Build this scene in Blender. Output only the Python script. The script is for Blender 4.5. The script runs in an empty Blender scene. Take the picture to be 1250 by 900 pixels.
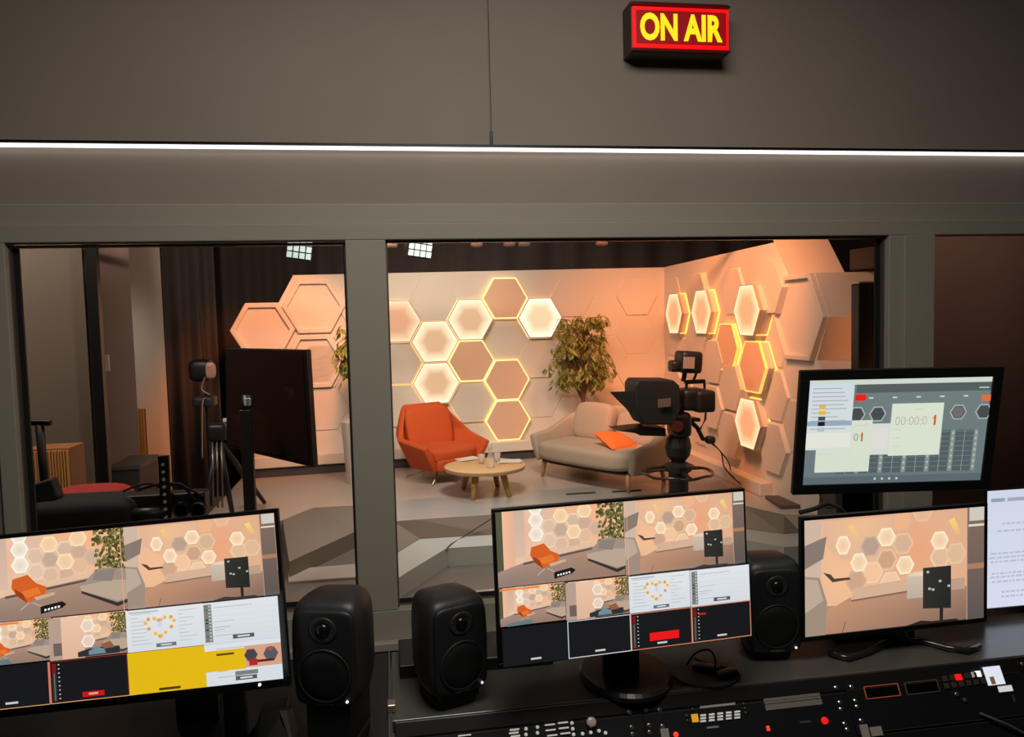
import bpy, bmesh, math, random
from mathutils import Vector, Matrix
PI=math.pi; R=math.radians; rnd=random.Random(7)
SC=bpy.context.scene; COL=SC.collection
# ------------------------------------------------------------ camera model
F=950.0
def cam_axes(yaw,pitch,roll):
    cy,sy,cp,sp=math.cos(yaw),math.sin(yaw),math.cos(pitch),math.sin(pitch)
    f=Vector((sy*cp,cy*cp,-sp)); r=Vector((cy,-sy,0)); u=r.cross(f)
    cr,sr=math.cos(roll),math.sin(roll)
    return cr*r+sr*u, -sr*r+cr*u, f
CR,CU,CF=cam_axes(R(9.02),R(3.69),R(-1.43)); EYE=Vector((0,0,1.65))
def ray(px,py): return CF+(px-625)/F*CR-(py-450)/F*CU
def atp(px,py,p,n):
    v=ray(px,py); p=Vector(p); n=Vector(n); return EYE+v*((p-EYE).dot(n)/v.dot(n))
def at(px,py,Y): return atp(px,py,(0,Y,0),(0,1,0))
def atz(px,py,z): return atp(px,py,(0,0,z),(0,0,1))
def atx(px,py,x): return atp(px,py,(x,0,0),(1,0,0))
cd=bpy.data.cameras.new('camera'); cam=bpy.data.objects.new('camera',cd); COL.objects.link(cam)
m=Matrix((CR,CU,-CF)).transposed().to_4x4(); m.translation=EYE; cam.matrix_world=m
cd.sensor_width=36; cd.lens=36*F/1250; cd.clip_start=.02; cd.clip_end=60; SC.camera=cam
# ------------------------------------------------------------ materials
def lin(c): 
    c=c/255; return c/12.92 if c<=.04045 else ((c+.055)/1.055)**2.4
def S(r,g,b): return (lin(r),lin(g),lin(b),1)
MATS={}
def mat(name,col,rough=.6,metal=0,em=0,noise=0,scale=8,spec=.5,bump=0,stretch=None,emcol=None):
    if name in MATS: return MATS[name]
    m=bpy.data.materials.new(name); m.use_nodes=True; nt=m.node_tree; b=nt.nodes['Principled BSDF']
    b.inputs['Base Color'].default_value=col; b.inputs['Roughness'].default_value=rough; b.inputs['Metallic'].default_value=metal
    b.inputs['Specular IOR Level'].default_value=spec
    if em: b.inputs['Emission Color'].default_value=emcol or col; b.inputs['Emission Strength'].default_value=em
    if noise or bump:
        tc=nt.nodes.new('ShaderNodeTexCoord'); mp=nt.nodes.new('ShaderNodeMapping'); nz=nt.nodes.new('ShaderNodeTexNoise')
        nz.inputs['Scale'].default_value=scale; nz.inputs['Detail'].default_value=5
        if stretch: mp.inputs['Scale'].default_value=stretch
        nt.links.new(tc.outputs['Object'],mp.inputs[0]); nt.links.new(mp.outputs[0],nz.inputs['Vector'])
    if noise:
        rp=nt.nodes.new('ShaderNodeMixRGB'); rp.inputs[1].default_value=tuple(max(0,c*(1-noise)) for c in col[:3])+(1,); rp.inputs[2].default_value=tuple(min(1,c*(1+noise)) for c in col[:3])+(1,)
        nt.links.new(nz.outputs['Fac'],rp.inputs[0]); nt.links.new(rp.outputs[0],b.inputs['Base Color'])
    if bump:
        bp=nt.nodes.new('ShaderNodeBump'); bp.inputs['Strength'].default_value=bump; bp.inputs['Distance'].default_value=.01
        nt.links.new(nz.outputs['Fac'],bp.inputs['Height']); nt.links.new(bp.outputs[0],b.inputs['Normal'])
    MATS[name]=m; return m
def hexglow(name,rim,mid,cen,strength,a=.235):
    """edge-lit acrylic: light is strongest along the hexagon's rim (object space x,z)"""
    m=bpy.data.materials.new(name); m.use_nodes=True; nt=m.node_tree; b=nt.nodes['Principled BSDF']
    N=nt.nodes.new; L=nt.links.new
    tc=N('ShaderNodeTexCoord'); sp=N('ShaderNodeSeparateXYZ'); L(tc.outputs['Object'],sp.inputs[0])
    def M(op,a_,b_=None):
        n=N('ShaderNodeMath'); n.operation=op
        for i,v in enumerate((a_,b_)):
            if v is None: continue
            if isinstance(v,(int,float)): n.inputs[i].default_value=v
            else: L(v,n.inputs[i])
        return n.outputs[0]
    ax=M('ABSOLUTE',sp.outputs[0]); az=M('ABSOLUTE',sp.outputs[2])
    d=M('DIVIDE',M('MAXIMUM',az,M('ADD',M('MULTIPLY',ax,.866),M('MULTIPLY',az,.5))),a)
    rp=N('ShaderNodeValToRGB'); L(d,rp.inputs[0]); e=rp.color_ramp.elements
    e[0].position=0; e[0].color=cen; e[1].position=.97; e[1].color=rim
    x=e.new(.45); x.color=cen; x=e.new(.75); x.color=mid; x=e.new(.9); x.color=tuple((p+q)/2 for p,q in zip(mid,rim))
    L(rp.outputs[0],b.inputs['Emission Color']); b.inputs['Emission Strength'].default_value=strength
    b.inputs['Base Color'].default_value=S(120,110,98); b.inputs['Roughness'].default_value=.5
    return m
def glassmat(name,refl=.06,tint=(.97,.98,.97,1)):
    m=bpy.data.materials.new(name); m.use_nodes=True; nt=m.node_tree; nt.nodes.clear(); N=nt.nodes.new; L=nt.links.new
    o=N('ShaderNodeOutputMaterial'); t=N('ShaderNodeBsdfTransparent'); t.inputs[0].default_value=tint
    g=N('ShaderNodeBsdfGlossy'); g.inputs['Roughness'].default_value=.02
    fr=N('ShaderNodeFresnel'); fr.inputs[0].default_value=1.35; mx=N('ShaderNodeMixShader')
    L(fr.outputs[0],mx.inputs[0]); L(t.outputs[0],mx.inputs[1]); L(g.outputs[0],mx.inputs[2]); L(mx.outputs[0],o.inputs[0])
    return m
def paintmat():
    m=bpy.data.materials.new('screen_picture'); m.use_nodes=True; nt=m.node_tree; b=nt.nodes['Principled BSDF']
    a=nt.nodes.new('ShaderNodeAttribute'); a.attribute_name='Col'; nt.links.new(a.outputs['Color'],b.inputs['Emission Color'])
    b.inputs['Emission Strength'].default_value=1.0; b.inputs['Base Color'].default_value=(.01,.01,.01,1); b.inputs['Roughness'].default_value=.35
    return m
black=mat('black_plastic',S(22,22,23),.45); blackm=mat('black_metal',S(18,18,19),.35,.3); dark=mat('dark_rubber',S(14,14,14),.8)
chrome=mat('brushed_metal',S(170,168,160),.3,1)
# ------------------------------------------------------------ mesh builder
class MB:
    def __init__(s): s.v=[]; s.f=[]; s.mi=[]; s.cur=0
    def add(s,vs,fs):
        o=len(s.v); s.v+=[Vector(p) for p in vs]; s.f+=[[i+o for i in f] for f in fs]; s.mi+=[s.cur]*len(fs); return s
    def box(s,a,b):
        x0,y0,z0=a; x1,y1,z1=b
        return s.add([(x0,y0,z0),(x1,y0,z0),(x1,y1,z0),(x0,y1,z0),(x0,y0,z1),(x1,y0,z1),(x1,y1,z1),(x0,y1,z1)],
          [(0,3,2,1),(4,5,6,7),(0,1,5,4),(1,2,6,5),(2,3,7,6),(3,0,4,7)])
    def cbox(s,c,d): return s.box([c[i]-d[i]/2 for i in range(3)],[c[i]+d[i]/2 for i in range(3)])
    def obox(s,c,ax,ay,az,d):
        c=Vector(c); ax,ay,az=[Vector(q).normalized() for q in (ax,ay,az)]
        vs=[c+ax*sx*d[0]/2+ay*sy*d[1]/2+az*sz*d[2]/2 for sz in(-1,1) for sx,sy in((-1,-1),(1,-1),(1,1),(-1,1))]
        return s.add(vs,[(0,3,2,1),(4,5,6,7),(0,1,5,4),(1,2,6,5),(2,3,7,6),(3,0,4,7)])
    def prism(s,poly,off):
        n=len(poly); off=Vector(off); vs=[Vector(p) for p in poly]+[Vector(p)+off for p in poly]
        return s.add(vs,[tuple(range(n)),tuple(range(2*n-1,n-1,-1))]+[(i,i+n,(i+1)%n+n,(i+1)%n) for i in range(n)])
    def tube(s,pts,r,n=10,r2=None):
        pts=[Vector(p) for p in pts]; k=len(pts); vs=[]; fs=[]
        for i,p in enumerate(pts):
            d=(pts[min(i+1,k-1)]-pts[max(i-1,0)]).normalized()
            up=Vector((0,0,1)) if abs(d.z)<.9 else Vector((1,0,0))
            a=d.cross(up).normalized(); b=d.cross(a)
            rr=r if r2 is None else r+(r2-r)*i/(k-1)
            vs+=[p+(a*math.cos(2*PI*j/n)+b*math.sin(2*PI*j/n))*rr for j in range(n)]
        for i in range(k-1):
            for j in range(n): fs.append((i*n+j,i*n+(j+1)%n,(i+1)*n+(j+1)%n,(i+1)*n+j))
        fs+=[tuple(range(n-1,-1,-1)),tuple((k-1)*n+j for j in range(n))]
        return s.add(vs,fs)
    def lathe(s,prof,c=(0,0,0),n=24,axis=(0,0,1),sx=1,sy=1):
        c=Vector(c); ax=Vector(axis).normalized(); t=Vector((0,0,1)) if abs(ax.z)<.9 else Vector((1,0,0))
        a=ax.cross(t).normalized(); b=ax.cross(a); vs=[];fs=[];k=len(prof)
        for r,h in prof: vs+=[c+ax*h+(a*math.cos(2*PI*j/n)*sx+b*math.sin(2*PI*j/n)*sy)*r for j in range(n)]
        for i in range(k-1):
            for j in range(n): fs.append((i*n+j,i*n+(j+1)%n,(i+1)*n+(j+1)%n,(i+1)*n+j))
        fs+=[tuple(range(n-1,-1,-1)),tuple((k-1)*n+j for j in range(n))]
        return s.add(vs,fs)
    def superbox(s,c,d,e=4,n=10,M=None,fn=None):
        """rounded box: cube grid pushed on to a superellipsoid"""
        c=Vector(c); idx={}; vs=[]; fs=[]
        def vid(i,j,k):
            if (i,j,k) in idx: return idx[(i,j,k)]
            p=[2*i/n-1,2*j/n-1,2*k/n-1]; p=[math.sin(q*PI/2)*.35+q*.65 for q in p]
            L=sum(abs(q)**e for q in p)**(1/e); q=Vector([t/L for t in p])
            if fn: q=Vector(fn(q))
            q=Vector((q.x*d[0]/2,q.y*d[1]/2,q.z*d[2]/2))
            if M: q=M@q
            vs.append(c+q); idx[(i,j,k)]=len(vs)-1; return idx[(i,j,k)]
        for a in range(n):
            for b in range(n):
                fs.append((vid(a,b,0),vid(a,b+1,0),vid(a+1,b+1,0),vid(a+1,b,0)))
                fs.append((vid(a,b,n),vid(a+1,b,n),vid(a+1,b+1,n),vid(a,b+1,n)))
                fs.append((vid(a,0,b),vid(a+1,0,b),vid(a+1,0,b+1),vid(a,0,b+1)))
                fs.append((vid(a,n,b),vid(a,n,b+1),vid(a+1,n,b+1),vid(a+1,n,b)))
                fs.append((vid(0,a,b),vid(0,a,b+1),vid(0,a+1,b+1),vid(0,a+1,b)))
                fs.append((vid(n,a,b),vid(n,a+1,b),vid(n,a+1,b+1),vid(n,a,b+1)))
        return s.add(vs,fs)
    def build(s,name,m,parent=None,world=False,smooth=False,bevel=0,sub=0,loc=None,solid=0,recalc=True):
        me=bpy.data.meshes.new(name); vs=s.v
        if world and parent is not None:
            inv=pmat(parent).inverted(); vs=[inv@v for v in vs]
        if loc is not None: loc=Vector(loc); vs=[v-loc for v in vs]
        me.from_pydata([tuple(v) for v in vs],[],s.f)
        for x in (m if isinstance(m,(list,tuple)) else [m]): me.materials.append(x)
        for p,i in zip(me.polygons,s.mi): p.material_index=i; p.use_smooth=smooth
        if recalc:
            bm=bmesh.new(); bm.from_mesh(me); bmesh.ops.recalc_face_normals(bm,faces=bm.faces); bm.to_mesh(me); bm.free()
        o=bpy.data.objects.new(name,me); COL.objects.link(o)
        if parent is not None: o.parent=parent
        if loc is not None: o.location=loc
        if solid: x=o.modifiers.new('s','SOLIDIFY'); x.thickness=solid; x.offset=0
        if bevel: x=o.modifiers.new('b','BEVEL'); x.width=bevel; x.segments=3; x.limit_method='ANGLE'; x.angle_limit=R(35)
        if sub: x=o.modifiers.new('u','SUBSURF'); x.levels=sub; x.render_levels=sub
        return o
PM={}
def pmat(o):
    while o.name not in PM: o=o.parent
    return PM[o.name]
def reg(o):
    PM[o.name]=Matrix.Translation(o.location)@o.rotation_euler.to_matrix().to_4x4(); return o
def thing(name,label,cat,loc,rz=0,group=None,rot=None):
    o=bpy.data.objects.new(name,None); COL.objects.link(o); o.location=loc; o.rotation_euler=rot or (0,0,rz); o.empty_display_size=.1
    tag(o,label,cat,group); return reg(o)
def tag(o,label=None,cat=None,group=None,kind=None):
    if label: o['label']=label
    if cat: o['category']=cat
    if group: o['group']=group
    if kind: o['kind']=kind
    return o
def struct(o,label=None): o['kind']='structure'; return tag(o,label)
def copy_tree(o,parent=None):
    c=o.copy(); COL.objects.link(c); c.parent=parent
    for ch in list(o.children): copy_tree(ch,c)
    return c
def text_geo(body,size,bold=0,sx=1,spacing=1):
    cu=bpy.data.curves.new('t','FONT'); cu.body=body; cu.size=size; cu.offset=bold; cu.align_x='CENTER'; cu.align_y='CENTER'; cu.space_character=spacing; cu.resolution_u=4
    ob=bpy.data.objects.new('t',cu); COL.objects.link(ob); dg=bpy.context.evaluated_depsgraph_get(); dg.update()
    me=ob.evaluated_get(dg).to_mesh(); vs=[Vector((v.co.x*sx,v.co.y,0)) for v in me.vertices]; fs=[tuple(p.vertices) for p in me.polygons]
    ob.evaluated_get(dg).to_mesh_clear(); bpy.data.objects.remove(ob); bpy.data.curves.remove(cu)
    return vs,fs

# ============================================================ CONTROL ROOM SHELL
WY=2.5
wallm=mat('painted_wall',S(150,136,122),.75,noise=.10,scale=3,bump=.03)
casem=mat('painted_casing',S(156,148,132),.6,noise=.04,scale=4)
darkwall=mat('dark_room_wall',S(70,66,62),.8)
W1=(-1.09,-.12,.738,1.9); W2=(.004,1.73,.722,1.905); W3=(1.9,2.9,.72,1.912)
w=MB(); y0,y1=WY,WY+.14
w.box((-1.6,y0,1.955),(3.6,y1,3.0)); w.box((-1.6,y0,0),(3.6,y1,.60)); w.box((-1.6,y0,.6),(-1.13,y1,1.955)); w.box((2.95,y0,.6),(3.6,y1,1.955))
struct(w.build('wall_front',wallm),'dim grey-brown control room wall above and below the studio windows')
w=MB(); w.box((-1.6,WY-.012,2.185),(.343,WY,3.0)); w.box((.349,WY-.012,2.185),(3.6,WY,3.0))
struct(w.build('trim_1',wallm),'two wide upper wall panels meeting at a thin vertical seam')
t=MB(); F0=WY-.02
def frame_face(xa,xb,za,zb,y=F0): t.box((xa,y,za),(xb,WY+.045,zb))
frame_face(-1.6,3.6,1.905,1.957); frame_face(-1.6,3.6,.60,.722)
frame_face(-1.14,-1.09,.722,1.905); frame_face(-.12,.004,.722,1.905); frame_face(1.73,1.9,.722,1.905); frame_face(2.9,2.95,.722,1.905)
t.box((-1.6,WY-.008,1.957),(3.6,WY,2.018))
struct(t.build('trim_2',casem,bevel=.003),'grey painted casing and mullions round the three window panes')
t=MB(); t.box((1.785,F0-.008,.72),(1.9,F0,1.905)); struct(t.build('trim_3',casem,bevel=.002),'raised flat strip on the right mullion')
t=MB(); t.box((-1.6,WY-.05,.60),(3.6,WY-.02,.628)); struct(t.build('trim_4',casem,bevel=.004),'narrow ledge below the windows')
glass=glassmat('window_glass'); alu=mat('window_bead',S(120,104,92),.35,.6); gask=mat('black_gasket',S(16,15,14),.6)
for i,(xa,xb,za,zb) in enumerate((W1,W2,W3)):
    rt=bpy.data.objects.new('window_%d'%(i+1),None); COL.objects.link(rt); rt.location=((xa+xb)/2,WY+.06,za); struct(rt); reg(rt)
    g=MB(); g.box((xa,WY+.034,za),(xb,WY+.040,zb)); g.build('glass',glass,rt,world=True)
    b=MB(); q=.008
    b.box((xa,WY+.005,zb-q),(xb,WY+.026,zb)); b.box((xa,WY+.005,za),(xa+q*.6,WY+.026,zb)); b.box((xb-q*.6,WY+.005,za),(xb,WY+.026,zb)); b.box((xa,WY+.02,za),(xb,WY+.026,za+.006))
    b.build('window_frame',alu,rt,world=True)
    b=MB(); b.box((xa,WY+.024,za+.006),(xb,WY+.033,za+.02)); b.box((xb-(.022 if i else .009),WY+.024,za),(xb-.005,WY+.033,zb)) 
    if i==0: b.box((xa+.005,WY+.024,za),(xa+.02,WY+.033,zb))
    b.build('gasket',gask,rt,world=True)
# other walls of the control room (seen only by the light)
w=MB(); w.box((-1.72,-2.2,0),(-1.6,WY,3)); struct(w.build('wall_left',darkwall))
w=MB(); w.box((3.6,-2.2,0),(3.72,WY,3)); struct(w.build('wall_right',darkwall))
w=MB(); w.box((-1.72,-2.32,0),(3.72,-2.2,3)); struct(w.build('wall_rear',darkwall))
w=MB(); w.box((-1.72,-2.32,3),(3.72,WY+.14,3.1)); struct(w.build('ceiling',darkwall))
w=MB(); w.box((-1.72,-2.32,-.1),(3.72,WY+.14,0)); struct(w.build('floor',mat('control_floor',S(60,58,56),.7)))
# LED strip
lt=thing('led_strip_light','thin bright white LED line running across the wall above the windows','light strip',(.35,WY-.02,2.18))
b=MB(); b.box((-1.6,WY-.022,2.192),(3.6,WY-.012,2.2)); b.build('profile',blackm,lt,world=True)
b=MB(); b.box((-1.6,WY-.02,2.183),(3.6,WY-.002,2.1905)); b.build('diffuser',mat('led_white',(1,.98,.98,1),.5,em=1.7,emcol=(1,.97,.98,1)),lt,world=True)
p=at(599,167,WY); tag(MB().box((p.x-.005,WY-.018,2.197),(p.x+.005,WY-.012,2.243)).build('wall_clip',blackm,loc=(p.x,WY-.015,2.2)),'tiny black clip on the wall seam just above the LED line','clip')
# ON AIR sign
a0=at(770,8,WY-.1); a1=at(890,64,WY-.1)
cx=(a0.x+a1.x)/2; sw=a1.x-a0.x; zt=a0.z; zb=at(770,58,WY-.1).z
sg=thing('on_air_sign','red illuminated ON AIR box sign with yellow letters high on the wall','sign',(cx,WY-.012,(zt+zb)/2))
h=zt-zb; redb=mat('sign_red',S(235,10,15),.4,em=.85,emcol=S(240,8,14)); redd=mat('sign_red_dark',S(120,12,14),.4,em=.5,emcol=S(165,14,18))
b=MB(); b.box((-sw/2,-.085,-h/2-.012),(sw/2,0,h/2+.02)); b.build('housing',mat('sign_housing',S(70,54,48),.5),sg,bevel=.004)
b=MB(); b.box((-sw/2+.004,-.094,-h/2),(sw/2-.004,-.085,h/2)); b.build('red_border',redb,sg)
b=MB(); b.box((-sw/2+.014,-.097,-h/2+.012),(sw/2-.014,-.094,h/2-.012)); b.build('face',redd,sg)
vs,fs=text_geo('ON AIR',h*.86,bold=.0042,sx=.92,spacing=1.0)
mx=max(v.x for v in vs); mn=min(v.x for v in vs); my=max(v.y for v in vs); ny=min(v.y for v in vs)
vs=[Vector(((v.x-(mx+mn)/2)*sw*.84/(mx-mn),(v.y-(my+ny)/2)*h*.68/(my-ny),0)) for v in vs]
b=MB(); b.add([(v.x,-.0985,v.y) for v in vs],fs); b.build('lettering',mat('sign_yellow',S(255,215,30),.4,em=1.0,emcol=S(255,208,25)),sg)
b=MB(); b.box((-sw/2,-.1,h/2+.004),(sw/2,-.085,h/2+.010)); b.box((-sw/2,-.1,-h/2-.010),(sw/2,-.085,-h/2-.004)); b.build('rail',mat('sign_rail',S(120,24,22),.3,.2),sg)

# ============================================================ STUDIO SHELL
FZ=-.30
fm=mat('studio_floor',S(98,92,86),.45,noise=.05,scale=6)
stagem=mat('stage_vinyl',S(178,164,154),.35,noise=.05,scale=5)
edgem=mat('stage_edge_vinyl',S(150,150,148),.28,noise=.08,scale=6)
riserm=mat('stage_riser',S(120,108,98),.6)
curt=mat('dark_curtain',S(72,62,58),.9,noise=.25,scale=14,stretch=(3,3,.05))
w=MB(); w.box((-6,WY+.14,FZ-.1),(6.5,12.3,FZ)); struct(w.build('floor',fm),'grey studio floor in front of the stage')
w=MB(); w.box((-6,WY+.14,3.6),(6.5,12.3,3.7)); struct(w.build('ceiling',mat('studio_ceiling',S(28,26,25),.9)))
w=MB(); w.box((-6,12.2,FZ),(6.5,12.3,3.6)); w.box((-6,WY+.14,FZ),(-5.9,12.3,3.6)); w.box((6.4,WY+.14,FZ),(6.5,12.3,3.6))
w.box((-6,WY+.14,3.0),(6.5,WY+.2,3.6)); struct(w.build('wall_studio',mat('studio_black_wall',S(40,35,33),.9)))
def curtain(name,label,p,q,z0,z1,amp=.05,per=.22,m=curt):
    p,q=Vector(p),Vector(q); L=(q-p).length; d=(q-p)/L; n=Vector((-d.y,d.x,0)); k=int(L/per*8); vs=[]
    for i in range(k+1):
        s=i*L/k; o=amp*math.sin(2*PI*s/per)+amp*.4*math.sin(2*PI*s/per*.37+1)
        a=p+d*s+n*o; vs+=[(a.x,a.y,z0),(a.x,a.y,z1)]
    b=MB(); b.add(vs,[(2*i,2*i+2,2*i+3,2*i+1) for i in range(k)])
    return tag(b.build(name,m,loc=((p.x+q.x)/2,(p.y+q.y)/2,z0),solid=.006,smooth=True),label,'curtain')
curtain('stage_curtain','long dark curtain hanging behind and above the hexagon wall',(-1.9,10.2,0),(5.9,10.2,0),FZ,3.5,.05,.5)
# back wall of the set
BP=Vector((-1.436,8.666,0)); BD=Vector((1,.10,0)).normalized(); BN=Vector((-.10,1,0)).normalized()  # BN away from viewer
def onB(px,py): return atp(px,py,BP,BN)
setm=mat('set_wall_white',S(214,204,192),.6,noise=.02,scale=3)
corner=BP+BD*((3.36-BP.x)/BD.x)
HW=2.215
def hexpts(r): return [(r*math.cos(PI/3*k),r*math.sin(PI/3*k)) for k in range(6)]
outl=[onB(*q) for q in ((280.4,404.6),(299,370.6),(340,369.7),(358,336))]
zt=outl[3].z
lo=[onB(*q) for q in ((296,428),(302,470),(300,520))]
P=[outl[0],outl[1],outl[2],outl[3],Vector((corner.x,corner.y,HW+.01)),Vector((corner.x,corner.y,.002)),]
b0=onB(305,560); P+=[Vector((b0.x,b0.y,.002)),lo[2],lo[1],lo[0]]
w=MB(); w.prism(P,BN*.10)
# lattice on the back wall
HR=.272; ROW=.471; SX0=onB(484,392).x; 
def latB(k,j): 
    x=SX0+.4125*k; s=(x-BP.x)/BD.x; p=BP+BD*s; return Vector((p.x,p.y,1.647+(ROW/2 if k%2 else 0)-ROW*j))
featured={}
def tile(b,c,d,n,r,dep,bev=.008):
    """raised hexagon with a chamfered edge; d along wall, n away from the viewer"""
    o=[c+d*x+Vector((0,0,z)) for x,z in hexpts(r)]; i=[c+d*x+Vector((0,0,z))-n*dep for x,z in hexpts(r-bev)]
    b.add(o+i,[tuple(range(6,12))]+[(q,(q+1)%6,(q+1)%6+6,q+6) for q in range(6)])
FE=[ # k,j,type,label
 (0,0,'half','glowing hexagon panel cut off by the left edge of the middle window pane'),
 (1,1,'lit','glowing hexagon panel touching the cut-off one at the far left of the middle pane'),
 (2,0,'lit','glowing hexagon panel just below and left of the topmost outlined hexagon'),
 (4,0,'bright','brightest white hexagon panel of the back wall, just left of the ficus crown'),
 (1,2,'lit','glowing hexagon panel directly above the orange armchair'),
 (3,0,'out','topmost outlined hexagon of the back wall with a peach unlit face'),
 (2,1,'out','outlined peach hexagon enclosed by four others in the middle of the back wall'),
 (3,2,'out','outlined hexagon on the back wall right of centre, above the lowest glowing outline'),
 (3,3,'out','lowest outlined hexagon on the back wall, above the coffee table'),
 (0,1,'rim','unlit hexagon half hidden behind the mullion, below the cut-off glowing one'),
 (2,2,'rim','plain grey hexagon on the back wall between armchair back and outlined hexagon'),
 (0,2,'rim','unlit hexagon behind the orange armchair back, low at the left')]
fk={(k,j) for k,j,_,_ in FE}
for k in range(-3,8):
    for j in range(-1,4):
        c=latB(k,j)
        if (k,j) in fk or c.z>HW-HR*.86 or c.z<.26 or c.x>corner.x-HR or c.x<-.75: continue
        tile(w,c,BD,BN,HR-.004,(.012,.02,.008,.016)[(k*3+j*5)%4],.006)
struct(w.build('wall_back',setm),'pale set wall covered in low hexagon relief, washed with orange light')
glow_l=hexglow('hex_lit',S(255,246,222),S(246,218,180),S(204,160,124),1.15)
glow_b=hexglow('hex_bright',S(255,255,250),S(255,238,205),S(226,200,160),1.15)
glow_h=hexglow('hex_half',S(255,240,205),S(236,190,150),S(214,148,112),1.05)
glow_r=hexglow('hex_right',S(255,246,215),S(250,205,150),S(236,156,112),1.15)
rim=mat('rim_led',S(255,236,170),.4,em=.95,emcol=S(255,228,160)); rimd=mat('rim_led_dim',S(235,200,150),.4,em=.35,emcol=S(240,200,140))
rimy=mat('rim_led_amber',S(255,200,70),.4,em=.95,emcol=S(255,205,110))
def ring(b,r0,r1,y0,y1):
    A=hexpts(r0); B=hexpts(r1); vs=[(x,y0,z) for x,z in A]+[(x,y0,z) for x,z in B]+[(x,y1,z) for x,z in A]+[(x,y1,z) for x,z in B]; fs=[]
    for q in range(6):
        n=(q+1)%6; fs+=[(q,n,n+6,q+6),(q+12,q+18,n+18,n+12),(q,q+12,n+12,n),(q+6,n+6,n+18,q+18)]
    b.add(vs,fs)
peach=mat('peach_panel',S(232,190,160),.55)
amber=mat('back_amber',S(255,200,90),.4,em=1.7,emcol=S(255,196,95)); backw=mat('back_warm',S(255,220,160),.4,em=1.1,emcol=S(255,212,150))
def hexpanel(c,rz,typ,label,r=HR-.008,dep=.07,group='glowing and outlined hexagons of the set walls',glow=None,rimmat=None):
    o=thing('hexagonal_wall_panel',label,'wall panel',c,rz,group)
    lit=typ in('lit','bright','half')
    gm={'lit':glow_l,'bright':glow_b,'half':glow_h}.get(typ)
    b=MB(); b.prism([(x,-.018 if not lit else -.018,z) for x,z in hexpts(r-.012)],(0,-(dep-.018),0)); b.build('body',setm,o)
    b=MB(); b.prism([(x,-dep,z) for x,z in hexpts(r-.006)],(0,-.008,0)); b.build('face',(glow or gm) if lit else (peach if typ=='out' else setm),o)
    b=MB()
    if typ=='out': ring(b,r-.008,r+.006,-dep-.012,-dep+.012); b.build('glowing_rim',rimmat or rim,o)
    elif typ=='rim': ring(b,r-.008,r+.002,-dep-.006,-dep+.01); b.build('rim',rimmat or rimd,o)
    else: ring(b,r-.006,r+.003,-dep-.010,-dep+.014); b.build('edge_frame',mat('hex_frame',S(190,165,130),.5),o)
    b=MB(); ring(b,r-.010,r+.002,-.015,-.002); b.build('back_light',amber if (typ=='out' or glow) else backw,o)
    return o
zB=math.atan2(BD.y,BD.x)
for k,j,typ,lab in FE: hexpanel(latB(k,j)-BN*0,zB,typ,lab,dep={'out':.06,'rim':.03}.get(typ,.07))
# big hexagon frames at the left end
for px,py,lab in ((383,374,'large orange-washed hexagon frame at the top of the left window section'),(321,403,'large hexagon frame at the far left tip of the set wall, paler face'),(384,441,'large orange-washed hexagon frame below the top one, behind the left ficus leaves')):
    c=onB(px,py); o=thing('hexagonal_wall_frame',lab,'wall panel',c,zB,'large hexagon frames of the left set wall')
    b=MB(); ring(b,.275,.335,-.05,0); b.build('frame',setm,o,bevel=.008)
    b=MB(); b.prism([(x,-.004,z) for x,z in hexpts(.28)],(0,-.012,0)); b.build('face',setm,o)
for (pa,pb) in (((0,0),(0,0)),): pass
# skirting
bb=MB(); sk=mat('dark_skirting',S(62,60,62),.6)
s0=onB(309,575); 
a=Vector((s0.x,s0.y,0)); c2=Vector((corner.x,corner.y,0))
bb.prism([a-BN*.05,c2-BN*.05,c2,a],(0,0,.10)); struct(bb.build('baseboard_back',sk,bevel=.004),'dark skirting along the foot of the hexagon wall')
bb=MB(); bb.prism([a-BN*.09+Vector((0,0,.105)),c2-BN*.09+Vector((0,0,.105)),c2+Vector((0,0,.105)),a+Vector((0,0,.105))],(0,0,.12)); struct(bb.build('trim_5',setm,bevel=.01),'pale ledge above the dark skirting of the hexagon wall')
# ---------------- right wall
RX=3.36
def onR(px,py): return atx(px,py,RX)
RP=[Vector((RX,corner.y+.02,HW+.01)),onR(943,294)]
e=RP[1]; cC=onR(920,447); 
zz=[onR(963,336),onR(995,333),onR(1012,387),onR(997,440)]
RP[1].z=HW+.01+.0
dz=ROW; 
zz2=[zz[2]+Vector((0,0,-ROW)),zz[3]+Vector((0,0,-ROW)),zz[2]+Vector((0,0,-2*ROW)),Vector((RX,zz[3].y,.002))]
# tall end piece: the wall rises a little at its near end
RP=[Vector((RX,corner.y+.02,HW+.01)),onR(945,296),onR(943,291)]+zz+zz2+[Vector((RX,corner.y+.02,.002))]
TH=at(1112,400,5.3).x-RX
w=MB(); w.prism(RP,(TH,0,0))
YC=cC.y; ZC=cC.z
def latR(k,j): return Vector((RX,YC-.408*k,ZC+(ROW/2 if k%2 else 0)-ROW*j))
RD=Vector((0,-1,0)); RN=Vector((1,0,0))
FR=[(-4,-1,'lit','narrow glowing hexagon nearest the corner on the right set wall'),
    (-2,-1,'lit','glowing hexagon second from the corner on the right set wall, amber edge light'),
    (0,-1,'lit','glowing hexagon box standing out from the right set wall, amber glow on its right'),
    (0,1,'lit','lowest glowing hexagon of the right set wall, just right of the studio camera'),
    (0,0,'box','unlit hexagon box with amber outline directly below the amber-haloed glowing one'),
    (-1,0,'out','pale hexagon with amber outline between the studio camera viewfinder and the outlined box')]
fr={(k,j) for k,j,_,_ in FR}
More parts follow.
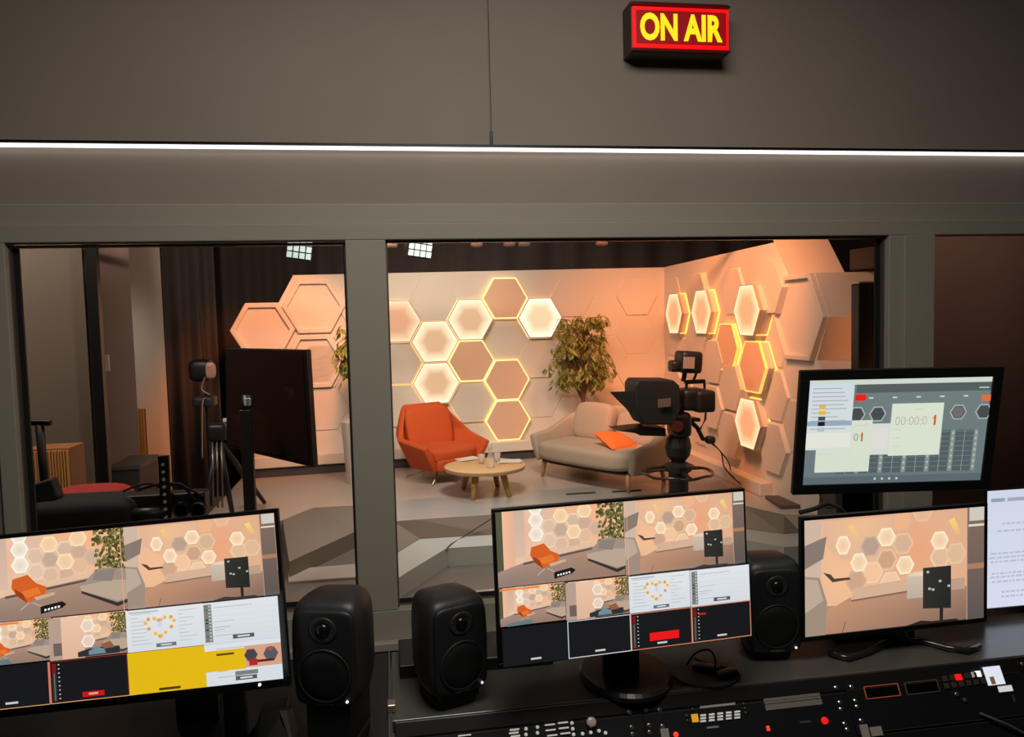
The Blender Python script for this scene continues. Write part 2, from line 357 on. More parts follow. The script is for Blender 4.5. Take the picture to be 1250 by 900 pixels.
for k in range(-5,5):
    for j in range(-2,5):
        c=latR(k,j)
        if (k,j) in fr or c.z>2.0 or c.z<.22 or c.y>corner.y-HR: continue
        if k>=3 or (k>=2 and c.z>.9): continue
        tile(w,c,RD,RN,HR-.004,(.02,.055,.01,.035,.07)[(k*2+j*3)%5],.02)
struct(w.build('wall_side_set',setm),'orange-lit right set wall of hexagon relief with a zigzag near end')
FPOS={(-4,-1):(823,383,.09),(-2,-1):(856.5,381,.09),(0,-1):(912,379,.14),(0,1):(913,517,.10),(0,0):(919,448,.10),(-1,0):(887,424,.04)}
for k,j,typ,lab in FR:
    q=FPOS[(k,j)]; c=atx(q[0],q[1],RX-q[2]); c.x=RX
    if typ=='lit': hexpanel(c,-PI/2,'lit',lab,dep=q[2],glow=glow_r,r=HR-.008)
    elif typ=='box': hexpanel(c,-PI/2,'out',lab,dep=.10,rimmat=rimy)
    else: hexpanel(c,-PI/2,'out',lab,dep=.04,rimmat=rimy)
# deep hexagon niche frame at the near end
c=onR(973,388)
for (px,py,lab) in ((975,388,'deep hexagon frame at the zigzag near end of the right set wall, strong orange'),):
    rr=abs(zz[0].y-zz[1].y)*1.0; c=Vector((RX,zz[2].y+rr*1.0,zz[2].z))
    o=thing('hexagonal_wall_frame',lab,'wall panel',c,-PI/2,'deep hexagon frames at the end of the right set wall')
    b=MB(); ring(b,rr-.05,rr-.004,-.05,0); b.build('frame',setm,o,bevel=.006)
    b=MB(); b.prism([(x,-.002,z) for x,z in hexpts(rr-.05)],(0,-.01,0)); b.build('face',setm,o)
# plinth at the foot of right wall
p0=onR(822,585); b=MB(); b.box((RX-.12,6.45,0),(RX,corner.y-.06,.12)); struct(b.build('baseboard_right',setm,bevel=.01),'pale plinth along the foot of the right set wall')
# ---------------- stage
def ground(pts,z): return [Vector((*(atz(*q,z).xy),z)) for q in pts]
edge=ground([(210,676),(300,652),(345,635),(382,620),(435,617)],0)
e2=ground([(480,637),(600,629),(700,622),(800,614),(905,616.5),(957,628),(990,629)],0)
front=edge+e2
stg=front+[Vector((6.3,front[-1].y,0)),Vector((6.3,9.9,0)),Vector((edge[0].x,9.9,0))]
st=thing('stage_platform','wide pale stage carrying the armchair, sofa and hexagon walls','stage',(1.2,7.6,FZ))
b=MB(); b.prism(stg,(0,0,FZ+.001)); b.build('deck',[stagem],st,world=True)
# smoother darker band along the front edge of deck
ba=ground([(480,612),(600,603),(700,596.5),(800,590),(880,586)],0)
band=[v+Vector((0,0,.004)) for v in e2[:5]]+[v+Vector((0,0,.004)) for v in reversed(ba)]
b=MB(); b.prism([v-Vector((0,0,.003)) for v in band],(0,0,.003)); b.build('front_band',edgem,st,world=True)
# handle slots in the deck band
for q in ((692,605),(748,602)):
    a=atz(q[0],q[1],0); b=MB(); b.cbox((a.x+.14,a.y+.02,.006),(.28,.05,.006)); b.build('hand_slot',mat('slot_dark',S(48,44,42),.7),st,world=True,bevel=.002)
# left ramp facet
rp=[*ground([(300,652),(345,635),(382,620),(435,617)],0)]
low=[Vector((*(atz(*q,-.16).xy),-.16)) for q in ((330,697),(353,686),(436,648))]
ramp=thing('stage_ramp','sloping grey-brown ramp falling from the left front edge of the stage','ramp',(-.7,6.6,FZ))
b=MB(); vs=[rp[1],rp[2],rp[3],low[2],low[1]]; b.add(vs+[v.copy() for v in []],[(0,1,4),(1,2,3,4)])
vs2=[Vector((v.x,v.y,FZ+.001)) for v in vs]
b=MB(); o=b.add(vs+vs2,[(0,1,4),(1,2,3,4),(5,9,6),(6,9,8,7),(0,5,6,1),(1,6,7,2),(2,7,8,3),(3,8,9,4),(4,9,5,0)]); b.build('surface',riserm,ramp,world=True)
# step: centre + right tread at z=-.15
tz=-.15
tr=[Vector((*(atz(*q,tz).xy),tz)) for q in ((470,717),(495,700),(545,669.5),(600,666),(700,660),(800,655),(912,660),(957,668),(990,666))]
bk=[Vector((v.x,v.y+.01,tz)) for v in reversed(front[5:])]
treadback=[Vector((*(atz(*q,tz).xy),tz)) for q in ((990,650),(957,652),(905,645),(800,640),(700,648),(600,653),(513,658),(485,675),(465,688))]
sp_=thing('stage_step','wide lower step along the stage front with pale tread and angled corner','step',(1.2,6.2,FZ))
b=MB(); b.prism(tr+treadback,(0,0,FZ+.001-tz)); b.build('tread',mat('tread_vinyl',S(168,172,170),.3,noise=.06),sp_,world=True)
# riser between deck edge and tread back: slanted panel
tp_=ground([(462,639.5),(480,637.2),(513,635.2),(600,629.2),(700,622.2),(800,614.2),(905,616.7),(957,628.2),(990,629.2)],-.002)
bt_=[Vector((*(atz(*q,tz).xy),tz+.002)) for q in ((462,690),(485,675),(513,658),(600,653),(700,648),(800,640),(905,645),(957,652),(990,650))]
b=MB(); n=len(tp_); b.add(tp_+bt_,[(i,i+1,i+1+n,i+n) for i in range(n-1)]); b.build('riser',riserm,sp_,world=True,solid=.004)
b=MB(); k=[atz(600,634,0)+Vector((0,0,-.0)),]
def cable(name,label,pts,r,m=dark,world=True,parent=None,n=6,cat='cable'):
    P_=[Vector(p) for p in pts]; q=[]
    for i in range(len(P_)-1):
        a,b_,c_,d_=P_[max(i-1,0)],P_[i],P_[i+1],P_[min(i+2,len(P_)-1)]
        for s in range(6):
            t=s/6; q.append(.5*((2*b_)+(c_-a)*t+(2*a-5*b_+4*c_-d_)*t*t+(3*b_-a-3*c_+d_)*t**3))
    q.append(P_[-1]); mb=MB(); mb.tube(q,r,n)
    o=mb.build(name,m,parent,world=parent is not None,smooth=True,loc=None if parent else P_[0])
    if parent is None: tag(o,label,cat)
    return o
cable('floor_cable','thin black cable lying across the stage step and riser',[atz(602,632,.004),atz(565,656,tz+.004),atz(546,669,tz+.004)+Vector((0,-.004,0)),atz(546,690,FZ+.004),atz(562,722,FZ+.004)],.004)
# pale low strip left (cable cover) and right
for pts,lab in ((((352,698),(440,691),(440,707),(352,713)),'pale low floor strip below the ramp, behind the left pane'),(((560,727),(610,721),(610,733),(560,738)),'pale low floor strip near the glass, just left of the middle monitor')):
    g=[Vector((*(atz(*q,FZ).xy),FZ)) for q in pts]; b=MB(); b.prism(g,(0,0,.02)); tag(b.build('floor_strip',mat('floor_strip_grey',S(165,155,148),.4),loc=g[0],bevel=.004),lab,'floor strip')
# plate coloured dark to give a shadowy recess, stage right
g=[Vector((*(atz(*q,.001).xy),.001)) for q in ((934,609),(1010,608),(1010,620),(953,622))]
b=MB(); b.prism(g,(0,0,.03)); tag(b.build('recess_shade_plate',mat('recess_shade_brown',S(92,80,74),.7),loc=g[0]),'flat dark brown plate standing for a shadowy recess in the stage floor below the upper right monitor','plate')

# ============================================================ STUDIO LEFT SIDE
def vpanel(px0,px1,pyt,pyb,Y0,Y1,th=.06,zbot=None,ztop=None):
    a=at(px0,pyb,Y0); b_=at(px1,pyb,Y1); za=FZ if zbot is None else zbot; zb=at(px0,pyt,Y0).z if ztop is None else ztop
    d=Vector((b_.x-a.x,b_.y-a.y,0)); n=Vector((-d.y,d.x,0)).normalized()
    return [Vector((a.x,a.y,za)),Vector((b_.x,b_.y,za)),Vector((b_.x,b_.y,zb)),Vector((a.x,a.y,zb))],n*th
pp,n=vpanel(24,117,280,590,5.2,5.6,ztop=3.0); b=MB(); b.prism(pp,n); tag(b.build('acoustic_flat',mat('flat_brown',S(94,83,73),.8,noise=.12,scale=2),loc=pp[0],bevel=.004),'large grey-brown flat panel filling the left part of the left pane','panel')
pp,n=vpanel(105,128,280,590,5.15,5.15,ztop=3.0); 
b=MB(); x0=at(112,450,5.5).x; b.box((x0,5.5,FZ),(x0+.065,5.56,3.1)); 
tag(b.build('steel_post',blackm,loc=(x0,5.5,FZ)),'narrow black upright post right of the big brown flat','post')
pp,n=vpanel(120,173,280,590,7.2,7.4,ztop=3.2); b=MB(); b.prism(pp,n)
struct(b.build('wall_partition',mat('partition_brown',S(140,118,108),.7,noise=.06),bevel=.004),'short brownish partition wall with a white switch')
a=at(131,443,7.2); b=MB(); b.box((a.x-.02,a.y-.02,a.z-.07),(a.x+.02,a.y,a.z+.07)); tag(b.build('light_switch',mat('switch_white',S(225,215,205),.4),loc=a,bevel=.003),'small white upright switch on the brown partition','switch')
pp,n=vpanel(160,210,280,590,8.9,9.0,ztop=3.4,zbot=FZ); b=MB(); b.prism(pp,n)
struct(b.build('wall_studio_left',mat('offwhite_wall',S(205,190,176),.7,noise=.03),bevel=.004),'pale upright wall between partition and dark curtain')
q0,q1=at(152,450,8.85),at(209,450,8.95); b=MB(); b.box((q0.x,8.8,FZ),(q1.x,8.86,FZ+.12)); struct(b.build('baseboard_left',mat('skirt_grey',S(110,98,92),.6)),'grey skirting on the pale wall')
a=at(163,500,8.75); c_=at(181,572,8.75); b=MB()
for i in range(5):
    x=a.x+(c_.x-a.x)*i/5; b.box((x,8.72,c_.z),(x+(c_.x-a.x)/5-.006,8.78,a.z))
ys=mat('yellow_slat_wood',S(205,160,85),.5,noise=.15,scale=5,stretch=(8,8,1)); b.box((a.x,8.75,c_.z),(c_.x-.006,8.79,a.z)); tag(b.build('slatted_board',ys,loc=(a.x,8.75,c_.z)),'upright yellow wooden slatted board leaning on the pale wall','board')
curtain('side_curtain','dark brown pleated curtain left of the hexagon wall, behind the tripod',(at(204,450,9.0).x,9.0,0),(at(262,450,9.0).x,9.2,0),FZ+.02,3.5,.05,.2)
curtain('backdrop_curtain','blackish curtain behind the black presentation monitor',(at(258,450,9.5).x,9.5,0),(at(380,450,9.8).x,9.75,0),.006,3.5,.04,.25,m=mat('brown_black_curtain',S(58,46,42),.9,noise=.2,scale=10,stretch=(3,3,.05)))
cable('hanging_cable','thin cable hanging down in front of the dark curtain to the small camera',[at(238,300,6.6),at(243,370,6.6),at(248,440,6.6)],.006)
# black equipment case on floor
a=atz(150,600,FZ); b=MB(); a=at(136,600,6.6); c_=at(172,600,6.6)
b.box((a.x,6.6,FZ),(c_.x,7.1,at(150,571,6.6).z)); o=thing('equipment_case','dark grey flight case on the floor in front of the brown partition','case',(a.x,6.6,FZ)); b.build('body',mat('case_grey',S(70,64,62),.5),o,world=True,bevel=.01)
b=MB(); z_=at(150,571,6.6).z; b.box((a.x-.01,6.59,z_-.02),(c_.x+.01,7.11,z_+.015)); b.build('lid',mat('case_lid',S(95,85,80),.5),o,world=True,bevel=.004)
# slatted wooden cabinet
a=at(27,562,4.9); c_=at(86,600,4.9); zt_=at(60,549,4.9).z
o=thing('slatted_cabinet','low wooden cabinet with vertical slats in the lower left of the left pane','cabinet',(a.x,4.9,FZ))
b=MB(); b.box((a.x,4.92,FZ),(c_.x,5.15,zt_)); b.build('body',mat('wood_dark',S(140,90,50),.5),o,world=True)
b=MB(); n_=16
for i in range(n_): x=a.x+(c_.x-a.x)*i/n_; b.box((x+.003,4.9,FZ+.03),(x+(c_.x-a.x)/n_-.004,4.92,zt_-.01))
b.build('slat_front',mat('slat_wood',S(225,165,95),.5,noise=.2,scale=6,stretch=(6,6,1)),o,world=True)
# red bag
a=at(108,606,4.4); b=MB(); b.superbox((a.x,4.45,a.z-.03),(.42,.25,.16),3,8); o=tag(b.build('red_bag',mat('red_fabric',S(150,30,22),.8,noise=.2,scale=20),loc=(a.x,4.45,a.z),smooth=True),'dark red soft bag lying on the black dolly in the left pane','bag')
# ---- black camera dolly in the foreground of left pane
DY=4.0
o=thing('camera_dolly','black equipment dolly with perforated uprights and T handle seen low in left pane','dolly',(at(150,640,DY).x,DY,FZ))
b=MB(); l=at(30,625,DY); r_=at(262,625,DY); zt_=at(150,604,DY).z
b.obox(((l.x+r_.x)/2+.02,DY,at(150,613,DY).z),(1,0,.0),(0,1,0),(0,0,1),(r_.x-l.x-.1,.10,.075)); b.build('crossbeam',black,o,world=True,bevel=.01)
b=MB(); a=at(100,640,DY-.05); b.superbox((a.x,DY-.02,a.z),(.52,.3,.26),5,8); b.build('equipment_cover',mat('black_cloth',S(14,14,15),.85),o,world=True,smooth=True)
b=MB(); b.box((l.x-.02,DY-.2,FZ),(r_.x,DY+.3,FZ+.08)); b.build('base',black,o,world=True,bevel=.01)
holem=mat('hole_white',S(200,200,195),.5)
for px,yt,nh in ((200,556,6),(32,569,4)):
    a=at(px,yt,DY-.1); b=MB(); b.box((a.x-.024,DY-.12,FZ+.08),(a.x+.024,DY-.09,a.z)); u=b.build('upright',blackm,o,world=True,bevel=.003)
    for i in range(nh+3):
        b=MB(); b.lathe([(.008,0),(.008,.004)],(a.x,DY-.121,a.z-.04-.036*i),10,(0,-1,0)); b.build('peg_hole',holem,u,world=True)
a=at(48,516,DY+.05); b=MB(); b.tube([a,at(59,640,DY+.05)],.02,10); b.build('handle_post',black,o,world=True,smooth=True)
b=MB(); b.obox(a,(1,0,-.06),(0,1,0),(0,0,1),(.11,.04,.028)); b.build('t_handle',black,o,world=True,bevel=.008)
b=MB(); a=at(55,600,DY-.04); b.obox(a,(1,0,.3),(0,1,0),(-.3,0,1),(.12,.08,.1)); b.build('control_box',mat('charcoal',S(34,33,34),.6),o,world=True,bevel=.01)
for i,(pa,pb) in enumerate((((150,600),(215,606)),((170,598),(250,607)),((205,595),(238,612)))):
    A=at(*pa,DY-.08);B_=at(*pb,DY-.08); m_=(A+B_)/2+Vector((0,0,.05)); cable('cable',None,[A,m_,B_],.006,parent=o)
for px in (222,242):
    a=at(px,622,DY-.08); b=MB(); b.lathe([(.035,0),(.04,.01),(.035,.02),(.028,.02),(.028,0)],a,16,(0,-1,0)); b.build('wheel_ring',black,o,world=True)
a=at(180,627,DY-.1); b=MB(); b.tube([a-Vector((.09,0,0)),a+Vector((.09,0,0))],.03,14); b.build('motor_tube',black,o,world=True,smooth=True)
# ---- presentation monitor on stand
SYm=5.2
tl=at(275,425,SYm+.25); trr=at(373,427,SYm-.1); bl=at(276,546,SYm+.25); br=at(382,571,SYm-.1)
o=thing('presentation_monitor','large black screen on a floor stand, turned sideways, in the left pane','monitor',(at(300,620,SYm).x,SYm+.1,FZ))
nv=((trr-tl).cross(bl-tl)).normalized(); 
if nv.y<0: nv=-nv
b=MB(); b.prism([tl,trr,br,bl],nv*.06); b.build('casing',mat('tv_black',S(20,18,18),.4),o,world=True,bevel=.008)
ce=(tl+trr+bl+br)/4
ins=[ce+(q-ce)*.93-nv*.0015 for q in (tl,trr,br,bl)]; b=MB(); b.prism(ins,-nv*.003); b.build('screen',mat('tv_glass',S(38,24,22),.12),o,world=True)
a=at(300,500,SYm-.12); b=MB(); b.box((a.x-.035,a.y-.03,FZ),(a.x+.035,a.y+.03,a.z)); b.build('pole',mat('pole_black',S(26,21,20),.5),o,world=True,bevel=.006)
b=MB(); b.tube([a+Vector((0,0,-.02)),a+Vector((.01,0,.09))],.03,12); b.build('clamp',black,o,world=True,smooth=True)
b=MB(); b.lathe([(.022,0),(.022,.045)],a+Vector((.012,-.012,.03)),12,(.1,-.2,1)); b.build('white_collar',mat('collar_white',S(190,200,200),.4),o,world=True)
b=MB(); b.cbox((a.x,a.y,FZ+.03),(.6,.5,.05)); b.build('foot',black,o,world=True,bevel=.01)
# ---- tripod with small camera
ty=6.6; T=at(268,600,ty); tx=T.x
o=thing('camera_tripod','black tripod with silver centre tubes and small camera head left of the black screen','tripod',(tx,ty,0))
top=at(266,530,ty)
for i,(px,py) in enumerate(((243,650),(323,616),(286,640))):
    f=atz(px,py,0); b=MB(); b.tube([top+Vector((0,0,-.05)),f+Vector((0,0,.018))],.03,10,.018); b.build('leg',black,o,world=True,smooth=True)
for dx in (-.035,.035,.0):
    b=MB(); b.tube([top+Vector((dx,-.05,-.05)),at(266,620,ty-.1)+Vector((dx,0,0))],.008,8); b.build('centre_tube',mat('dull_steel',S(120,112,108),.35,.8),o,world=True,smooth=True)
b=MB(); b.superbox(top+Vector((0,0,.02)),(.16,.16,.14),5,8); b.build('tripod_head',black,o,world=True,smooth=True)
b=MB(); b.cbox(at(276,513,ty-.1),(.05,.02,.03)); b.build('spirit_level',holem,o,world=True,bevel=.004)
o=thing('robotic_camera','small black camera with a pinkish lens cluster and looped cables beside the curtain','camera',at(250,600,7.4))
hd=at(250,452,7.4); b=MB(); b.tube([Vector((hd.x,7.4,0)),Vector((hd.x,7.4,hd.z-.2))],.014,8); b.build('stand_pole',black,o,world=True)
b=MB(); b.superbox(hd+Vector((-.03,0,0)),(.2,.2,.2),4,8); b.build('camera_body',black,o,world=True,smooth=True)
b=MB(); b.superbox(hd+Vector((.06,-.07,.0)),(.1,.06,.15),3,8); b.build('lens_cluster',mat('pink_plastic',S(190,140,120),.35,noise=.3,scale=20),o,world=True,smooth=True)
b=MB(); b.superbox(at(250,490,7.4),(.2,.2,.1),5,8); b.build('pan_head',mat('charcoal2',S(40,44,46),.5),o,world=True,smooth=True)
for s in (0,1):
    cable('cable',None,[hd+Vector((.02+s*.04,-.1,-.06)),at(246+s*14,475,7.3),at(256,482,7.28)] if s==0 else [at(252,486,7.3),at(247,495,7.25),at(247,560,7.2)],.007,m=mat('cable_silver',S(150,140,135),.4,.5),parent=o)

p_,q_=at(1116,400,4.3),at(1330,400,4.3)
curtain('booth_curtain','dark reddish brown curtain filling the right window pane',(p_.x,4.3,0),(q_.x,4.3,0),FZ+.02,3.4,.012,.9,m=mat('reddish_brown_cloth',S(128,92,78),.9,noise=.15,scale=2))
# ============================================================ FURNITURE
orange=mat('orange_fabric',S(188,76,26),.85,noise=.08,scale=60,bump=.05); steel=mat('satin_steel',S(190,180,160),.35,.9)
ac=atz(540,585,0); ac=Vector((ac.x+.0,ac.y+.05,0))
o=thing('armchair','orange fabric lounge armchair with angular shell and thin metal legs','armchair',ac,R(27)); ch=o; o.scale=(.92,.92,.95)
rowb=[(-.25,-.33,.15),(-.30,.10,.15),(-.22,.24,.15),(.22,.24,.15),(.30,.10,.15),(.25,-.33,.15)]
rowm=[(-.40,-.36,.42),(-.46,.10,.47),(-.36,.34,.50),(.36,.34,.50),(.46,.10,.47),(.40,-.36,.42)]
toprow=[(-.24,.42,.80),(.24,.42,.80)]
b=MB(); vs=rowb+rowm+toprow; fs=[(i,i+1,i+7,i+6) for i in range(5)]+[(8,9,13,12),(7,8,12),(10,9,13)]
b.add(vs,fs); s_=b.build('shell',orange,o,solid=.075,bevel=.022,smooth=True); s_.modifiers['s'].offset=-0.0
b=MB(); b.superbox((0,-.04,.30),(.60,.62,.17),5,8); b.build('seat_cushion',orange,o,smooth=True)
b=MB(); b.superbox((0,.27,.54),(.60,.14,.48),5,8,M=Matrix.Rotation(R(-14),4,'X')); b.build('back_cushion',orange,o,smooth=True)
b=MB(); b.superbox((0,-.30,.20),(.50,.12,.14),6,6); b.build('front_panel',orange,o,smooth=True)
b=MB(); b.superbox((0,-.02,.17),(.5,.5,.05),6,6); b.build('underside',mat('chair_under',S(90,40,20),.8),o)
b=MB(); b.tube([(0,0,.07),(0,0,.18)],.03,12); b.build('column',steel,o)
for q in range(4):
    a=R(45+90*q); b=MB(); b.tube([(0,0,.14),(.12*math.cos(a),.12*math.sin(a),.12),(.42*math.cos(a),.42*math.sin(a),.012)],.012,8,.008); b.build('leg',steel,o,smooth=True)
# coffee table
tc_=atz(592,568,.27); o=thing('coffee_table','round pale wooden coffee table with papers and glasses, before the armchair','table',(tc_.x,tc_.y,0)); TB=o
wood=mat('oak',S(205,168,120),.45,noise=.12,scale=5,stretch=(1,8,8)); woodl=mat('oak_leg',S(190,150,95),.5,noise=.1,scale=8)
b=MB(); b.lathe([(.30,-.045),(.375,-.035),(.385,-.01),(.385,0),(.37,.003),(.36,-.006)],(0,0,.27),40); b.build('tabletop',wood,o,smooth=False)
for a in (R(-120),R(-50),R(60),R(130)):
    x,y=math.cos(a),math.sin(a); b=MB(); b.tube([(.22*x,.22*y,.235),(.30*x,.30*y,.0)],.035,12,.022); b.build('leg',woodl,o,smooth=True)
TZ=.266
def on_table(px,py): return atz(px,py,TZ)
paper=mat('paper',S(225,215,205),.7)
for (px,py,rz,lab) in ((570,561,.3,'sheets of white paper on the left of the coffee table'),(621,564,-.25,'fanned white printed sheets on the right of the coffee table')):
    a=on_table(px,py); b=MB()
    for i in range(3):
        M_=Matrix.Rotation(rz+.12*i,3,'Z'); b.obox((.01*i,0,.003+.003*i),M_@Vector((1,0,0)),M_@Vector((0,1,0)),(0,0,1),(.21,.16,.002))
    oo=b.build('paper_sheets',paper); oo.location=(a.x,a.y,TZ); tag(oo,lab,'papers','papers on the coffee table')
cg=glassmat('clear_glass'); cg2=mat('glass_tint',S(225,215,205),.1); cg2.node_tree.nodes['Principled BSDF'].inputs['Alpha'].default_value=.35
a=on_table(599,571); o=thing('water_carafe','clear glass water carafe with stopper standing on the coffee table','carafe',(a.x,a.y,TZ))
b=MB(); b.lathe([(.035,0),(.04,.01),(.04,.09),(.018,.14),(.018,.175),(.024,.18)],(0,0,0),20); b.build('bottle',cg2,o,smooth=True)
b=MB(); b.lathe([(.012,.18),(.022,.195),(.024,.22),(.012,.235)],(0,0,0),16); b.build('stopper',cg2,o,smooth=True)
for px,py,lab in ((588,566,'small drinking glass left of the carafe on the coffee table'),(607,564,'small drinking glass right of the carafe on the coffee table')):
    a=on_table(px,py); b=MB(); b.lathe([(.028,0),(.036,.09),(.033,.09),(.025,.006)],(0,0,0),16); oo=b.build('drinking_glass',cg2,smooth=True); oo.location=(a.x,a.y,TZ); tag(oo,lab,'glass','glasses on the coffee table')
# sofa
greyf=mat('grey_upholstery',S(176,160,142),.9,noise=.06,scale=70,bump=.04)
so=Vector((2.12,7.55,0)); o=thing('sofa','grey fabric two-seat sofa with curved arms and wooden legs','sofa',so,R(-58)); SO=o
b=MB()
# wrap-around shell: arms and back as swept profile
path=[(-.66,-.36,.44),(-.69,-.10,.46),(-.66,.20,.60),(-.50,.37,.70),(0,.40,.70),(.50,.37,.70),(.66,.20,.60),(.69,-.10,.46),(.66,-.36,.40)]
vs=[];
for x,y,zt_ in path: vs+=[(x*.93,y*.93,.17),(x*1.0,y*1.0,.17+(zt_-.17)*.6),(x*1.02,y*1.05,zt_)]
fs=[]
for i in range(len(path)-1):
    for j in range(2): fs.append((3*i+j,3*i+3+j,3*i+4+j,3*i+1+j))
b.add(vs,fs); b.build('shell',greyf,o,solid=.09,bevel=.03,smooth=True)
b=MB(); b.superbox((0,-.06,.285),(1.26,.76,.21),5,10); b.build('seat_cushion',greyf,o,smooth=True)
b=MB(); b.superbox((0,-.02,.175),(1.24,.72,.03),6,8); b.build('base_frame',mat('sofa_base',S(52,46,44),.7),o,smooth=True)
b=MB(); b.superbox((-.27,.16,.55),(.52,.18,.40),4,10,M=Matrix.Rotation(R(-16),4,'X')); b.build('back_cushion',greyf,o,smooth=True)
b=MB(); b.superbox((.30,.18,.52),(.52,.16,.34),4,10,M=Matrix.Rotation(R(-16),4,'X')); b.build('back_cushion',greyf,o,smooth=True)
for x,y in ((-.56,-.30),(.56,-.30),(-.5,.28),(.5,.28)):
    b=MB(); b.tube([(x,y,.17),(x*1.04,y*1.05,0)],.026,10,.018); b.build('leg',woodl,o,smooth=True)
# orange cushion
def pillow(w_,h_,t_):
    b=MB(); n=8; top=[];vs=[];fs=[]
    for sgn in (1,-1):
        for i in range(n+1):
            for j in range(n+1):
                u,v=2*i/n-1,2*j/n-1; k=max(0,(1-u*u)*(1-v*v))**.45; pin=1-.08*(u*u*v*v<.3)*(abs(u)+abs(v))/2
                vs.append((u*w_/2*pin,v*h_/2*pin,sgn*t_/2*k))
    for s in range(2):
        for i in range(n):
            for j in range(n):
                q=s*(n+1)**2+i*(n+1)+j; f=(q,q+n+1,q+n+2,q+1); fs.append(f if s==0 else f[::-1])
    b.add(vs,fs); return b
pl=pillow(.36,.36,.13); oo=pl.build('cushion',mat('orange_pillow',S(240,120,50),.8,noise=.25,scale=60),smooth=True,recalc=False)
pc=Matrix.Translation(so)@Matrix.Rotation(R(-58),4,'Z')@Vector((.28,-.12,.43)); oo.location=pc; oo.rotation_euler=(R(20),R(8),R(20)); tag(oo,'small bright orange square cushion lying on the grey sofa seat','cushion')
# ficus
leafm=mat('ficus_leaf',S(132,136,58),.5,noise=.35,scale=9); barkm=mat('bark',S(96,70,52),.8)
def ficus(name,label,base,h,cx0,cz0,rx,rz,nleaf,seed,pot_h,lean=0):
    r=random.Random(seed); o=thing(name,label,'plant',base)
    b=MB(); b.lathe([(.15,0),(.19,pot_h),(.17,pot_h),(.165,pot_h-.03)],(0,0,0),24); b.build('planter',mat('planter_white',S(200,190,180),.5),o)
    b=MB(); b.lathe([(.16,pot_h-.04),(.005,pot_h-.035)],(0,0,0),20); b.build('soil',mat('soil',S(50,38,30),.9),o)
    b=MB(); b.tube([(0,0,pot_h-.05),(.01,0,pot_h+.4),(cx0*.5,0,cz0),(cx0,0,cz0+rz*.4)],.022,8,.012); b.build('trunk',barkm,o,smooth=True)
    br=MB(); lf=MB()
    for i in range(nleaf//9):
        z0=cz0-rz*.75+r.random()*rz*1.3; th=r.random()*2*PI; k=(1-((z0-cz0)/rz)**2*.6)**.5*(.45+.55*r.random())
        end=Vector((cx0+math.cos(th)*rx*k,math.sin(th)*rx*k*.8,z0+.15)); st_=Vector((cx0*.6,0,z0-.08)); md=(st_+end)/2+Vector((0,0,.10)); tip=end+Vector((math.cos(th)*.04,math.sin(th)*.04,-.10))
        br.tube([st_,md,end,tip],.006,5,.002)
        for q in range(9):
            t=.35+.65*r.random(); p=(md.lerp(end,t*1.0) if t<.85 else end.lerp(tip,(t-.85)/.15))+Vector((r.gauss(0,.025),r.gauss(0,.025),r.gauss(0,.02)))
            a=r.random()*2*PI; d=Vector((math.cos(a)*.6,math.sin(a)*.6,-.5-.6*r.random())).normalized(); s=d.cross(Vector((r.gauss(0,1),r.gauss(0,1),r.gauss(0,1)))).normalized(); L=.085+.035*r.random(); W=.015+.006*r.random(); nn=d.cross(s)
            lf.add([p,p+d*L*.4+s*W+nn*.006,p+d*L+nn*-.01,p+d*L*.4-s*W+nn*.006,p+d*L*.45],[(0,1,4),(1,2,4),(2,3,4),(3,0,4)])
    br.build('branches',barkm,o); lf.build('foliage',leafm,o,recalc=False)
fb=at(712,500,8.55); tp=at(712,368,8.55); bt=at(712,500,8.55)
ficus('ficus_tree','tall leafy ficus tree behind the grey sofa',(fb.x,8.55,0),tp.z,-.01,(tp.z+bt.z)/2+.0,.38,(tp.z-bt.z)/2*.98,900,3,.45)
fb=at(436,500,8.1); tp=at(430,398,8.1); bt=at(430,490,8.1)
ficus('ficus_tree','slim ficus tree in a pale tall planter, half hidden by the left mullion',(fb.x+.02,8.1,0),tp.z,0,(tp.z+bt.z)/2,.22,(tp.z-bt.z)/2,420,5,at(436,514,8.1).z)
# black post right
a=at(1049,346,4.9); c_=at(1068,346,4.9); b=MB(); b.box((a.x,4.9,FZ),(c_.x,5.0,a.z)); o=thing('equipment_stand','slender black upright stand at the right end of the set','stand',((a.x+c_.x)/2,4.95,FZ)); b.build('column',blackm,o,world=True,bevel=.01)
b=MB(); b.box((a.x-.15,4.75,FZ),(c_.x+.15,5.15,FZ+.05)); b.build('base',blackm,o,world=True)
b=MB(); b.cbox(((a.x+c_.x)/2,4.95,a.z+.006),(c_.x-a.x+.01,.11,.012)); b.build('cap',steel,o,world=True)
# dark box speaker at top right
a=at(1037,304,5.9); c_=at(1072,330,5.9); b=MB(); b.box((a.x,5.55,c_.z),(c_.x,5.9,a.z)); o=tag(b.build('wall_loudspeaker',blackm,loc=((a.x+c_.x)/2,5.7,c_.z),bevel=.01),'small dark loudspeaker box high at the right end of the set wall','speaker')
